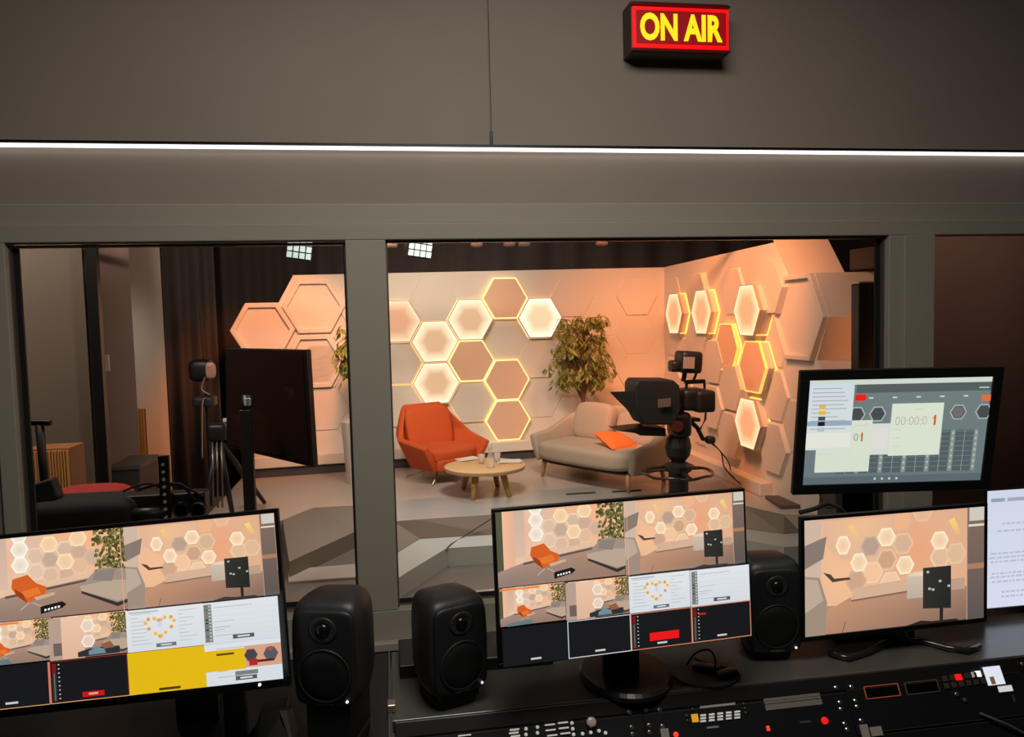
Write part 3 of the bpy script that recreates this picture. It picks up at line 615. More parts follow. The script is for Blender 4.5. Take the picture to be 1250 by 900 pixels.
# ============================================================ STUDIO CAMERA
CY=6.42
def cp(px,py,dy=0): return at(px,py,CY+dy)
base=atz(828,604,0); o=thing('studio_camera','large black broadcast camera with prompter hood on a pedestal, before the sofa','camera',(cp(828,600).x,CY,0)); K=o
cam_b=mat('camera_black',S(20,20,21),.5); cam_g=mat('camera_grey',S(120,108,98),.4,.2)
b=MB(); x=cp(828,560).x
b.lathe([(.24,0),(.24,.04),(.18,.06)],(x,CY,0),6); b.build('pedestal_base',cam_b,o,world=True)
b=MB(); b.lathe([(.085,.05),(.085,cp(828,575).z),(.11,cp(828,575).z),(.13,cp(828,568).z),(.06,cp(828,563).z),(.10,cp(828,556).z),(.115,cp(828,545).z),(.10,cp(828,535).z),(.08,cp(828,532).z)],(x,CY,0),20); b.build('pedestal_column',cam_b,o,world=True,smooth=False)
zr=cp(826,577).z
pts=[(x-.01+.30*math.cos(2*PI*i/40),CY+.30*math.sin(2*PI*i/40),zr+.006*math.sin(i)) for i in range(41)]
b=MB(); b.tube(pts,.013,8); b.build('steering_ring',mat('ring_dark',S(70,66,62),.25,.7),o,world=True,smooth=True)
for q in range(3):
    a=2*PI*q/3+.5; b=MB(); b.tube([(x,CY,zr+.03),(x+.29*math.cos(a),CY+.29*math.sin(a),zr)],.016,8); b.build('ring_spoke',cam_b,o,world=True)
b=MB(); b.superbox(cp(829,518),(.17,.22,.22),5,8); fh=b.build('fluid_head',mat('head_black',S(26,26,27),.4),o,world=True,smooth=True)
b=MB(); b.lathe([(.05,-.03),(.05,.03)],cp(826,520,-.13),16,(0,1,0)); b.build('drag_dial',mat('dial_red',S(80,40,34),.4),fh,world=True)
b=MB(); b.obox(cp(834,512),(1,0,-.03),(0,1,0),(0,0,1),(.26,.14,.03)); b.build('mounting_plate',cam_b,o,world=True,bevel=.005)
b=MB(); a=cp(843,487); b.superbox(a,(.22,.26,.19),7,8); b.build('camera_body',cam_b,o,world=True,smooth=True)
b=MB(); b.superbox(cp(856,489,-.04),(.17,.26,.19),8,8); b.build('rear_block',mat('camera_black2',S(15,15,16),.55),o,world=True,smooth=True)
b=MB(); b.lathe([(.07,0),(.075,.02),(.06,.1),(.07,.2)],cp(832,497),20,(-1,0,0)); b.build('lens',cam_b,o,world=True,smooth=True)
# side grey label on prompter
b=MB(); b.obox(cp(811,492,-.19),(1,0,.05),(0,1,0),(0,0,1),(.11,.008,.07)); b.build('grey_plate',cam_g,o,world=True)
# prompter hood : boxy black cloth hood plus open flap
P0=[(780,464),(822,464),(830,471),(831,500),(824,519),(787,519),(776,500),(776,470)]
b=MB(); b.prism([cp(px,py,-.16) for px,py in P0],(0,.32,0)); b.build('prompter_hood',mat('hood_cloth',S(20,21,22),.7,noise=.3,scale=8),o,world=True,bevel=.015)
P1=[cp(777,478,-.15),cp(777,478,.17),cp(784,519,.17),cp(784,519,-.15)]
tip=[cp(745,479,-.2),cp(745,479,.22)]
b=MB(); b.add([P1[0],P1[1],P1[2],P1[3],tip[0],tip[1],cp(770,505,-.17),cp(770,505,.19)],[(0,1,5,4),(4,0,3,6),(5,1,2,7),(3,2,7,6)]); b.build('hood_flap',mat('hood_cloth2',S(26,27,28),.75,noise=.3,scale=8),o,world=True,solid=.008)
b=MB(); A_=cp(753,527,-.1); B_=cp(810,533,-.1); b.prism([cp(753,526,-.1),cp(790,522,-.1),cp(813,523,-.1),cp(813,533,-.1),cp(782,532,-.1),cp(775,529,-.1)],(0,.28,0)); b.build('prompter_screen',cam_b,o,world=True,bevel=.004)
b=MB(); b.tube([cp(818,500),cp(828,512)],.03,8); b.build('rail_bracket',cam_b,o,world=True)
# viewfinder
vfc=cp(840,442); b=MB(); b.superbox(vfc,(.19,.22,.19),8,8,M=Matrix.Rotation(R(4),4,'Y')); vf=b.build('viewfinder',cam_b,o,world=True,smooth=True)
b=MB(); b.obox(cp(841,443,-.12),(1,0,-.06),(0,1,0),(.06,0,1),(.10,.006,.10)); b.build('viewfinder_screen',mat('vf_screen',S(150,140,130),.2),vf,world=True)
b=MB(); b.superbox(cp(823,447),(.08,.14,.1),5,6); b.build('viewfinder_knob',cam_b,vf,world=True,smooth=True)
b=MB(); b.tube([cp(836,455),cp(834,466)],.022,8); b.tube([cp(850,456),cp(846,466)],.012,8); b.build('viewfinder_arm',cam_b,o,world=True)
b=MB(); b.obox(cp(848,466),(1,0,0),(0,1,0),(0,0,1),(.18,.06,.035)); b.build('top_handle',cam_b,o,world=True,bevel=.008)
b=MB(); b.tube([cp(838,466),cp(838,478)],.014,8); b.tube([cp(860,466),cp(860,478)],.012,8); b.build('handle_post',cam_b,o,world=True)
b=MB(); b.tube([cp(840,512),cp(851,522),cp(858,536),cp(868,537)],.02,10); b.build('pan_bar',cam_b,o,world=True,smooth=True)
b=MB(); b.superbox(cp(867,537),(.085,.09,.07),3,8); b.build('zoom_grip',cam_b,o,world=True,smooth=True)
b=MB(); b.tube([cp(862,496),cp(861,512),cp(855,524)],.01,8); b.build('cable_loop',cam_b,o,world=True,smooth=True)
cable('camera_cable','two-strand black cable running from the studio camera down to the stage floor',[cp(866,540),cp(880,552),cp(884,570),cp(896,584),atz(904,591,.02)],.006)
cable('camera_cable','thin black cable looping below the camera pan bar to the floor beside the plinth',[cp(869,540),cp(888,562),atz(893,578,.03),atz(899,590,.01)],.005)
# ============================================================ LIGHT RIG
RZ=at(600,294,7.0).z+.03
rg=thing('lighting_rail','dark ceiling rail with clamps running along the top of the middle pane','rail',(1.4,7.0,RZ)); b=MB(); b.tube([(-2.6,7,RZ),(5.6,7,RZ)],.03,10); b.build('tube',mat('rig_tube',S(40,34,32),.5,.4),rg,world=True,smooth=True)
for px in (478,582,622,640,735):
    a=at(px,299,6.95); b=MB(); b.superbox((a.x,6.96,RZ-.055),(.11,.07,.06),4,6); b.build('clamp',mat('clamp_pale',S(130,100,88),.4,.3),rg,world=True,smooth=True)
for x_ in (-2.2,1.5,5.2):
    b=MB(); b.tube([(x_,7,RZ),(x_,7,3.6)],.012,6); b.build('drop_rod',mat('rig_tube',S(40,34,32)),rg,world=True)
for px,py,lab in ((512,304,'square white LED studio lamp hanging above the orange armchair side'),(365,306,'angled LED studio lamp half seen at the top of the left pane')):
    a=at(px,py,6.6); o=thing('studio_lamp',lab,'studio light',a,R(10),'lamps hanging from the lighting rail'); o.scale=(1.25,1.25,1.25); o.rotation_euler=(0,R(8),R(10))
    b=MB(); b.obox((0,.05,.02),(1,0,0),(0,1,.3),(0,-.3,1),(.17,.12,.14)); b.build('housing',black,o,bevel=.008)
    b=MB()
    for i in range(4):
        for j in range(3): b.obox((-.06+.04*i,-.03,-.035+.045*j),(1,0,0),(0,1,.3),(0,-.3,1),(.032,.01,.036))
    b.build('led_array',mat('led_cells',S(185,205,205),.3,em=.6,emcol=S(170,195,195)),o)
    b=MB(); b.tube([(0,.1,.05),(0,.4,max(.12,RZ-a.z))],.012,6); b.build('bracket',black,o)

# ============================================================ SCREEN PICTURES
PMAT=paintmat()
class Paint:
    def __init__(s,w,h): s.w,s.h=w,h; s.v=[];s.f=[];s.c=[];s.k=0; s.clip=(0,0,1,1); s.cell=(0,0,1,1)
    def set(s,x0,y0,x1,y1): s.cell=(x0,y0,x1,y1); s.clip=(x0,y0,x1,y1)
    def T(s,p): x0,y0,x1,y1=s.cell; return (x0+(x1-x0)*p[0],y0+(y1-y0)*p[1])
    def poly(s,pts,col,raw=False):
        if not isinstance(col,list): col=[col]*len(pts)
        q=[(*(p if raw else s.T(p)),*c[:3]) for p,c in zip(pts,col)]
        x0,y0,x1,y1=s.clip
        for ax,val,sg in ((0,x0,1),(0,x1,-1),(1,y0,1),(1,y1,-1)):
            out=[]
            for i in range(len(q)):
                a,b=q[i-1],q[i]; da,db=(a[ax]-val)*sg,(b[ax]-val)*sg
                if (da>=0)!=(db>=0): t=da/(da-db); out.append(tuple(u+(v-u)*t for u,v in zip(a,b)))
                if db>=0: out.append(b)
            q=out
            if len(q)<3: return
        s.k+=1; o=len(s.v); 
        for p in q: s.v.append(((p[0]-.5)*s.w,-s.k*1.2e-5,(.5-p[1])*s.h))
        s.f.append(tuple(range(o,o+len(q)))); s.c+=[(*p[2:5],1) for p in q]
    def rect(s,x0,y0,x1,y1,c,c2=None):
        s.poly([(x0,y0),(x1,y0),(x1,y1),(x0,y1)],c if c2 is None else [c,c,c2,c2])
    def hrect(s,x0,y0,x1,y1,c,c2): s.poly([(x0,y0),(x1,y0),(x1,y1),(x0,y1)],[c,c2,c2,c])
    def asp(s): x0,y0,x1,y1=s.cell; return (x1-x0)*s.w/((y1-y0)*s.h)
    def hex(s,cx,cy,r,cen,rimc,mid=None,sx=1):
        A=s.asp(); H=[(cx+r*sx*math.cos(PI/3*k),cy+r*A*math.sin(PI/3*k)) for k in range(6)]; mid=mid or cen
        I=[(cx+(x-cx)*.72,cy+(y-cy)*.72) for x,y in H]
        for k in range(6):
            n=(k+1)%6; s.poly([H[k],H[n],I[n],I[k]],[rimc,rimc,mid,mid]); s.poly([I[k],I[n],(cx,cy)],[mid,mid,cen])
    def glow(s,cx,cy,rx,ry,c,bg,n=12):
        for k in range(n):
            a,b=2*PI*k/n,2*PI*(k+1)/n; s.poly([(cx,cy),(cx+rx*math.cos(a),cy+ry*math.sin(a)),(cx+rx*math.cos(b),cy+ry*math.sin(b))],[c,bg,bg])
    def line(s,a,b,w,c):
        A=s.asp(); dx,dy=(b[0]-a[0]),(b[1]-a[1])/A; L=math.hypot(dx,dy) or 1; nx,ny=-dy/L*w/2,dx/L*w/2*A
        s.poly([(a[0]+nx,a[1]+ny),(b[0]+nx,b[1]+ny),(b[0]-nx,b[1]-ny),(a[0]-nx,a[1]-ny)],c)
    def leaves(s,x0,y0,x1,y1,n,seed):
        r=random.Random(seed); A=s.asp()
        for i in range(n):
            t=r.random(); x=x0+(x1-x0)*(1-r.random()**1.3*1.0 if t<.8 else r.random()); y=y0+(y1-y0)*r.random(); a=r.uniform(.6,2.6); L=(x1-x0)*.17; W=L*.34
            g=r.choice([S(96,96,50),S(72,76,38),S(120,112,60),S(60,62,34),S(140,128,72)])
            dx,dy=math.cos(a)*L,math.sin(a)*L*A; s.poly([(x,y),(x+dx*.5-dy/A*.38,y+dy*.5+dx*A*.38),(x+dx,y+dy),(x+dx*.5+dy/A*.38,y+dy*.5-dx*A*.38)],g)
    def text(s,body,cx,cy,size,c,bold=0,sx=1):
        vs,fs=text_geo(body,size,bold,sx); s.k+=1; x,y=s.T((cx,cy)); bx,bz=(x-.5)*s.w,(.5-y)*s.h
        for f in fs:
            o=len(s.v); s.v+=[(bx+vs[i].x,-s.k*1.2e-5-1e-5,bz+vs[i].y) for i in f]; s.f.append(tuple(range(o,o+len(f)))); s.c+=[(*c[:3],1)]*len(f)
    def build(s,name,parent,loc=(0,0,0)):
        me=bpy.data.meshes.new(name); me.from_pydata(s.v,[],s.f); at_=me.color_attributes.new('Col','FLOAT_COLOR','CORNER')
        k=0
        for p in me.polygons:
            for li in p.loop_indices: at_.data[li].color=s.c[me.loops[li].vertex_index]
        me.materials.append(PMAT); o=bpy.data.objects.new(name,me); COL.objects.link(o); o.parent=parent; o.location=loc; return o
WHITE=S(252,250,246); RIMW=S(255,244,215)
def viewA(p,cell,lvl=2,tagp=True):
    p.set(*cell)
    p.hrect(0,0,1,1,S(222,194,172),S(228,180,146)); p.glow(.12,.3,.25,.5,S(240,176,136),S(232,198,172)); p.glow(.72,.15,.3,.4,S(246,180,136),S(238,186,150))
    p.rect(0,0,.05,1,S(84,84,62)); p.hrect(.05,0,.14,.9,S(242,188,152),S(226,178,148)); p.rect(.14,0,.22,.62,S(206,178,160),S(218,186,164))
    dk,lt_=S(206,170,146),S(238,204,176)
    for x,y,cc,rc in ((.407,.25,S(222,190,164),S(240,214,184)),(.5,.31,S(196,170,150),S(220,192,166)),(.6,.2,S(214,184,158),S(246,226,190)),(.6,.5,S(212,176,150),S(226,196,168)),(.69,.42,S(228,186,152),S(238,200,166)),(.407,.44,S(228,196,168),S(244,216,184)),(.5,.5,S(220,184,156),S(236,206,176)),(.69,.23,S(206,172,148),S(220,184,156)),(.78,.33,S(210,176,150),S(222,186,160))):
        p.hex(x,y,.062,cc,rc)
    for x,y,br in ((.307,-.02,1),(.307,.15,1),(.307,.34,1),(.5,.12,.6),(.6,.35,.6),(.69,.08,.45)):
        p.hex(x,y,.060,S(232,212,190) if br==1 else S(240,200,158),WHITE if br==1 else S(255,232,190),S(244,230,212) if br==1 else S(244,208,168))
    p.poly([(.2,.62),(.8,.50),(.8,.58),(.2,.72)],S(228,190,160)); p.poly([(0,.80),(.2,.70),(.8,.56),(1,.56),(1,1),(0,1)],[S(166,140,124)]*3+[S(180,140,116),S(150,118,100),S(140,122,112)])
    p.poly([(.2,.70),(.8,.575),(.8,.60),(.2,.73)],S(92,80,76))
    p.leaves(.80,-.08,1.0,.5,150,4); p.leaves(.86,-.08,1.0,.5,170,5)
    # sofa
    p.poly([(.70,.66),(.78,.52),(.84,.46),(1,.50),(1,.9),(.93,.93),(.72,.72)],[S(160,142,128)]*7); p.poly([(.69,.66),(.9,.62),(1,.64),(1,.86),(.93,.88),(.70,.72)],S(186,164,144)); p.poly([(.80,.5),(.93,.49),(.90,.64),(.78,.6)],S(140,128,120)); p.poly([(.70,.72),(.93,.90),(1,.87),(1,.91),(.93,.95),(.70,.75)],S(54,48,46))
    # chair
    p.poly([(.26,.5),(.36,.46),(.41,.57),(.48,.63),(.46,.74),(.34,.80),(.28,.70),(.25,.6)],S(212,96,36)); p.poly([(.31,.66),(.42,.62),(.44,.70),(.35,.74)],S(232,118,48)); p.poly([(.27,.62),(.32,.68),(.35,.80),(.28,.70)],S(150,60,24))
    p.poly([(.39,.74),(.52,.70),(.53,.73),(.41,.78)],S(206,172,140)); p.line((.36,.80),(.30,.88),.006,S(190,180,170)); p.line((.38,.80),(.44,.86),.006,S(190,180,170))
    if tagp:
        p.poly([(.43,.86),(.57,.82),(.60,.86),(.57,.90),(.43,.95)],S(22,20,20)); 
        for i in range(5): p.poly([(.455+.022*i,.895-.006*i),(.468+.022*i,.891-.006*i),(.468+.022*i,.915-.006*i),(.455+.022*i,.919-.006*i)],WHITE)
def viewB(p,cell,floor_y=.70):
    p.set(*cell)
    p.hrect(0,0,1,1,S(226,182,150),S(224,174,138)); p.glow(.2,.5,.3,.6,S(244,190,146),S(226,182,150)); p.glow(.62,.35,.22,.5,S(236,166,124),S(225,178,144))
    p.glow(.3,.1,.2,.3,S(238,190,146),S(226,182,150))
    p.rect(.0,.0,1,.02,S(226,170,140))
    p.poly([(0,.74),(.17,.76),(.25,.70),(.56,.70),(.9,.70),(1,.70),(1,1),(0,1)],[S(150,122,106),S(196,146,114),S(176,136,112),S(176,134,108),S(166,130,112),S(110,98,92),S(120,100,88),S(186,140,112)])
    for x,y,cc,rc in ((.36,.27,S(186,160,140),S(224,184,154)),(.45,.40,S(206,164,132),S(236,206,170)),(.54,.27,S(216,178,146),S(236,202,166)),(.535,.07,S(238,180,138),S(222,178,146)),(.37,.50,S(244,196,156),S(248,210,172)),(.47,.6,S(240,200,166),S(246,212,176)),(.28,.56,S(206,166,138),S(222,178,146)),(.75,.42,S(226,186,152),S(242,214,178)),(.84,.4,S(222,186,152),S(238,200,160)),(.65,.0,S(228,184,150),S(238,196,158))):
        p.hex(x,y,.060,cc,rc)
    p.poly([(.80,.10),(.83,.08),(.87,.22),(.84,.24)],[S(250,214,110)]*2+[S(236,180,130)]*2); p.poly([(.24,.08),(.26,.06),(.31,.22),(.28,.22)],[S(246,206,120)]*2+[S(232,186,148)]*2)
    for x,y,sx in ((.21,.24,.8),(.295,.40,.9),(.447,.20,1),(.55,.46,1),(.745,.27,1)): p.hex(x,y,.052,S(240,200,164),RIMW,S(246,216,180),sx=sx)
    p.poly([(.26,.62),(.58,.58),(.58,.69),(.25,.73)],S(214,176,148)); p.poly([(.25,.72),(.58,.685),(.58,.70),(.25,.735)],S(128,104,92))
    p.rect(.80,.62,.89,.72,S(190,158,136)); p.rect(.56,.56,.65,.76,S(206,190,174),S(190,172,156)); p.poly([(.56,.56),(.60,.53),(.67,.53),(.65,.57)],S(228,210,190))
    # left bits
    p.rect(0,0,.09,.5,S(206,182,162)); p.poly([(0,.22),(.12,.15),(.10,.34),(0,.42)],S(136,120,110)); p.poly([(0,.48),(.08,.50),(.12,.72),(.11,1),(0,1)],S(160,140,124),); p.poly([(.1,.46),(.14,.48),(.16,.52),(.24,.52),(.25,.54),(.15,.55)],S(84,66,56))
    p.poly([(0,.5),(.07,.52),(.10,.7),(.0,.8)],S(188,168,150))
    # right strip
    p.rect(.90,0,1,1,S(132,108,96),S(92,84,80)); p.rect(.915,0,1,.12,S(206,200,190)); p.rect(.91,.15,1,.17,S(230,214,196)); p.rect(.90,.50,1,.55,S(172,124,96)); p.rect(.90,.0,.905,1,S(188,150,124))
    # black panel
    p.poly([(.65,.50),(.81,.50),(.81,.88),(.65,.86)],[S(52,50,46),S(40,40,38),S(34,36,34),S(44,44,42)]); p.rect(.745,.87,.765,1,S(40,34,32))
    for x,y in ((.68,.68),(.70,.69),(.74,.62),(.79,.67),(.67,.53)): p.rect(x,y,x+.015,y+.02,S(180,184,180))
    p.poly([(.55,1),(.64,.965),(.70,.98),(.84,.98),(.86,1)],S(46,34,28)); p.line((.22,.9),(.20,1),.004,S(110,84,66))
def heartdoc(p,cell):
    p.set(*cell); p.rect(0,0,1,1,S(226,228,230),S(214,220,226)); r=random.Random(2)
    for i in range(9): y=.1+.09*i; p.rect(.06,y,.06+.2*r.random()+.08,y+.02,S(186,192,198)); p.rect(.68,y,.68+.2*r.random()+.05,y+.02,S(190,196,202))
    p.rect(.04,.05,.42,.08,S(170,176,184))
    pts=[]
    for k in range(16):
        t=2*PI*k/16; x=.16*math.sin(t)**3*1.15; y=-(.13*math.cos(t)-.05*math.cos(2*t)-.02*math.cos(3*t))*1.7; pts.append((.44+x,.42+y))
    for i,(x,y) in enumerate(pts): p.hex(x,y,.032,S(214,160,110) if i%2 else S(232,186,90),S(246,226,180))
    p.hex(.44,.4,.045,S(206,214,220),S(226,228,232)); p.rect(.38,.84,.64,.93,S(110,114,116)); p.rect(.44,.87,.58,.9,S(220,222,222))
def textdoc(p,cell,strip=True):
    p.set(*cell); p.rect(0,0,1,1,S(224,228,232),S(212,218,224)); r=random.Random(9)
    if strip:
        p.rect(.02,.04,.12,.95,S(120,128,126)); 
        for i in range(11): p.rect(.035,.07+.08*i,.075,.11+.08*i,r.choice([S(60,66,64),S(150,110,90),S(90,110,110)])); p.rect(.08,.07+.08*i,.11,.11+.08*i,S(180,190,190))
    for y,wd in ((.12,.5),(.32,.0),(.46,.25),(.6,.2),(.66,.12),(.8,.3)): p.rect(.15,y,.16+wd,y+.018,S(176,182,188))
    for i in range(5): p.rect(.14,.2+.13*i,.98,.207+.13*i,S(206,212,218))
    p.rect(.38,.82,.66,.92,S(84,90,90)); p.rect(.44,.85,.6,.89,S(214,216,214))
def meter(p,x):
    p.rect(x,.06,x+.05,.94,S(52,54,56)); p.rect(x,.06,x+.05,.3,S(120,24,18)); p.rect(x+.02,.3,x+.028,.94,S(120,124,124))
    for i in range(9): p.rect(x+.075,.08+.1*i,x+.095,.105+.1*i,S(200,200,196))
def blackcell(p,cell,m=False,red=0,border=None,name=True):
    p.set(*cell); p.rect(0,0,1,1,S(20,21,24))
    if m: meter(p,.03)
    if name: p.rect(.42,.85,.58,.90,S(200,202,200))
    if red==1: p.rect(.30,.58,.78,.80,S(236,20,22))
    if red==2: p.rect(.40,.80,.68,.92,S(200,20,20)); p.rect(.48,.83,.60,.88,S(240,150,140))
    if red==3: p.rect(.12,.2,.24,.25,S(200,30,24))
    if border:
        w_=.012; A=p.asp(); p.rect(0,0,1,w_*A,border); p.rect(0,1-w_*A,1,1,border); p.rect(0,0,w_,1,border); p.rect(1-w_,0,1,1,border)
def multiview(p,left):
    viewA(p,(0,0,.5,.5)); viewB(p,(.5,0,1,.5))
    viewA(p,(0,.5,.25,.75),tagp=False); p.set(0,.5,.25,.75); p.poly([(.1,.92),(.45,.86),(.5,.98),(.1,1)],S(96,122,124)); p.rect(0,.0,.6,.05,S(240,130,60)) 
    viewA(p,(.25,.5,.5,.75),tagp=False); p.set(.25,.5,.5,.75); p.rect(0,0,.45,1,S(236,196,164),S(222,180,152)); p.rect(0,0,.16,1,S(184,156,140)); p.rect(.05,.6,.16,.9,S(110,96,90)); p.hex(.5,.25,.09,S(230,208,184),WHITE); p.hex(.5,.62,.09,S(230,208,184),WHITE)
    p.poly([(.36,.86),(.5,.80),(.62,.78),(.9,.80),(.9,.96),(.36,.98)],S(44,48,54)); p.poly([(.5,.86),(.6,.76),(.7,.84),(.72,.94),(.5,.95)],S(110,140,150)); p.poly([(.66,.72),(.78,.66),(.84,.82),(.7,.84)],S(150,90,64))
    heartdoc(p,(.5,.5,.75,.75)); textdoc(p,(.75,.5,1,.75))
    wl=S(210,214,214); rd=S(210,110,90)
    blackcell(p,(0,.75,.25,1)); 
    if left:
        blackcell(p,(.25,.75,.5,1),True,2,S(120,40,34)); p.set(.5,.75,.75,1); p.rect(0,0,1,1,S(226,184,18)); p.rect(.38,.9,.66,.96,S(70,52,10))
        textdoc(p,(.75,.75,1,1),False); p.set(.75,.75,1,1); p.rect(0,0,1,.12,S(218,224,230)); p.rect(0,.16,.52,.66,S(226,184,18)); p.rect(.15,.24,.38,.29,S(90,70,20))
        p.rect(.52,.12,1,.64,S(214,160,132)); p.hex(.6,.35,.09,S(70,66,70),S(96,80,76)); p.hex(.86,.36,.1,S(84,86,96),S(110,90,84)); p.rect(.6,.48,.9,.54,S(90,34,28)); p.rect(.57,.45,.68,.6,S(170,40,34)); p.hex(.86,.24,.035,S(150,90,70),S(150,90,70)); p.rect(.38,.7,.68,.8,S(120,126,128))
        p.set(0,.75,1,1); p.rect(0,.985,.52,1,S(226,170,110)); p.rect(.245,0,.252,1,S(214,120,96))
    else:
        blackcell(p,(.25,.75,.5,1),border=wl); blackcell(p,(.5,.75,.75,1),True,1,S(214,130,100)); blackcell(p,(.75,.75,1,1),True,3,S(220,140,110))
    p.set(0,0,1,1); p.line((.5,0),(.5,.5),.002,S(240,170,140))
# ------------------------------------------------------------ monitors
def monitor(label,c,yaw,tilt,roll,w,h,bz,screenfn,bzb=None,name='monitor',bezel_m=None,group='screens on the control desk',depth=.03):
    base=Vector((c[0],c[1],c[2]))
    o=thing(name,label,'monitor',base); 
    M_=Matrix.Rotation(yaw,4,'Z')@Matrix.Rotation(-tilt,4,'X')@Matrix.Rotation(-roll,4,'Y')
    bzb=bzb or bz; iw,ih=w-2*bz,h-bz-bzb; cz=(bzb-bz)/2
    hd=bpy.data.objects.new('display_head',None)
    def fix(ob,L=(0,0,0)): ob.parent=o; ob.matrix_local=M_@Matrix.Translation(L); PM[ob.name]=Matrix.Translation(base)@M_; return ob
    b=MB(); b.box((-w/2,.002,-h/2),(w/2,.014,h/2)); b.box((-w*.36,.0139,-h*.36),(w*.36,depth+.012,h*.36)); fix(b.build('casing',black,None,bevel=.003))
    b=MB(); z0=-h/2+bzb
    for r_ in (((-w/2,-.004,h/2-bz),(w/2,.002,h/2)),((-w/2,-.004,-h/2),(w/2,.002,z0)),((-w/2,-.004,z0),(-w/2+bz,.002,h/2-bz)),((w/2-bz,-.004,z0),(w/2,.002,h/2-bz))): b.box(*r_)
    fix(b.build('bezel',bezel_m or mat('bezel_black',S(12,12,13),.35),None,bevel=.0012))
    P_=Paint(iw,ih); screenfn(P_); s=P_.build('screen',None) if False else P_.build('screen',o); fix(s,(0,.0015,cz))
    return o,M_
DZ=.74
def base_plate(o,b,name,m=black,**k): return b.build(name,m,o,world=True,**k)
# centre
o,M_=monitor('wide monitor on a round foot in the middle of the desk showing a camera multiview',(.521,1.695,1.054),R(2.95),R(2.4),R(.49),.61,.355,.007,lambda p:multiview(p,False),.010)
fc=atz(760,822,DZ); b=MB(); b.lathe([(.132,0),(.135,.012),(.128,.02),(.02,.024)],(fc.x,1.84,DZ),40,sx=1,sy=.85); base_plate(o,b,'foot',mat('foot_grey',S(40,39,39),.3))
b=MB(); b.obox((fc.x-.02,1.815,.87),(1,0,0),(0,1,0),(0,.0,1),(.09,.03,.25)); base_plate(o,b,'neck',bevel=.006)
b=MB(); b.cbox((.521,1.765,1.0),(.11,.09,.1)); base_plate(o,b,'mount')
b=MB(); b.lathe([(.003,0),(.003,.004)],M_@Vector((.02,-.004,-.172))+Vector(o.location),10,(0,-1,0)); base_plate(o,b,'power_button')
# left
o,M_=monitor('wide monitor at the left edge showing a camera multiview with a yellow tile',(-.528,1.627,1.082),R(-5.41),R(6.9),R(3.25),.61,.355,.008,lambda p:multiview(p,True),.022)
b=MB(); b.lathe([(.13,0),(.13,.015),(.02,.02)],(-.45,1.78,DZ),32); base_plate(o,b,'foot')
b=MB(); b.obox((-.45,1.80,.9),(1,0,0),(0,1,0),(0,0,1),(.09,.03,.32)); base_plate(o,b,'neck'); b=MB(); b.cbox((-.47,1.72,1.03),(.1,.13,.1)); base_plate(o,b,'mount')
b=MB(); b.lathe([(.003,0),(.003,.003)],M_@Vector((.245,-.004,-.168))+Vector(o.location),10,(0,-1,0)); base_plate(o,b,'power_light',mat('led_dot',S(230,230,230),em=1.2))
# right lower
o,M_=monitor('lower right monitor on a curved foot showing one camera view of the set',(1.298,1.825,.962),R(1.4),R(.5),R(.1),.545,.325,.009,lambda p:viewB(p,(0,0,1,1)),.012)
b=MB()
for pts in ([atz(1012,802,DZ),atz(1035,808,DZ),atz(1060,800,DZ),atz(1080,789,DZ),atz(1100,786,DZ)],[atz(1100,786,DZ),atz(1125,786,DZ),atz(1155,795,DZ),atz(1180,799,DZ),atz(1195,793,DZ)]):
    b.tube([Vector((p.x,p.y,DZ+.009)) for p in pts],.009,8)
base_plate(o,b,'curved_foot',mat('foot_gloss',S(40,36,36),.2),smooth=True)
a=atz(1100,786,DZ); b=MB(); b.tube([(a.x,a.y,DZ+.01),(1.298,1.875,.84),(1.298,1.87,.95)],.022,10); base_plate(o,b,'neck',smooth=True)
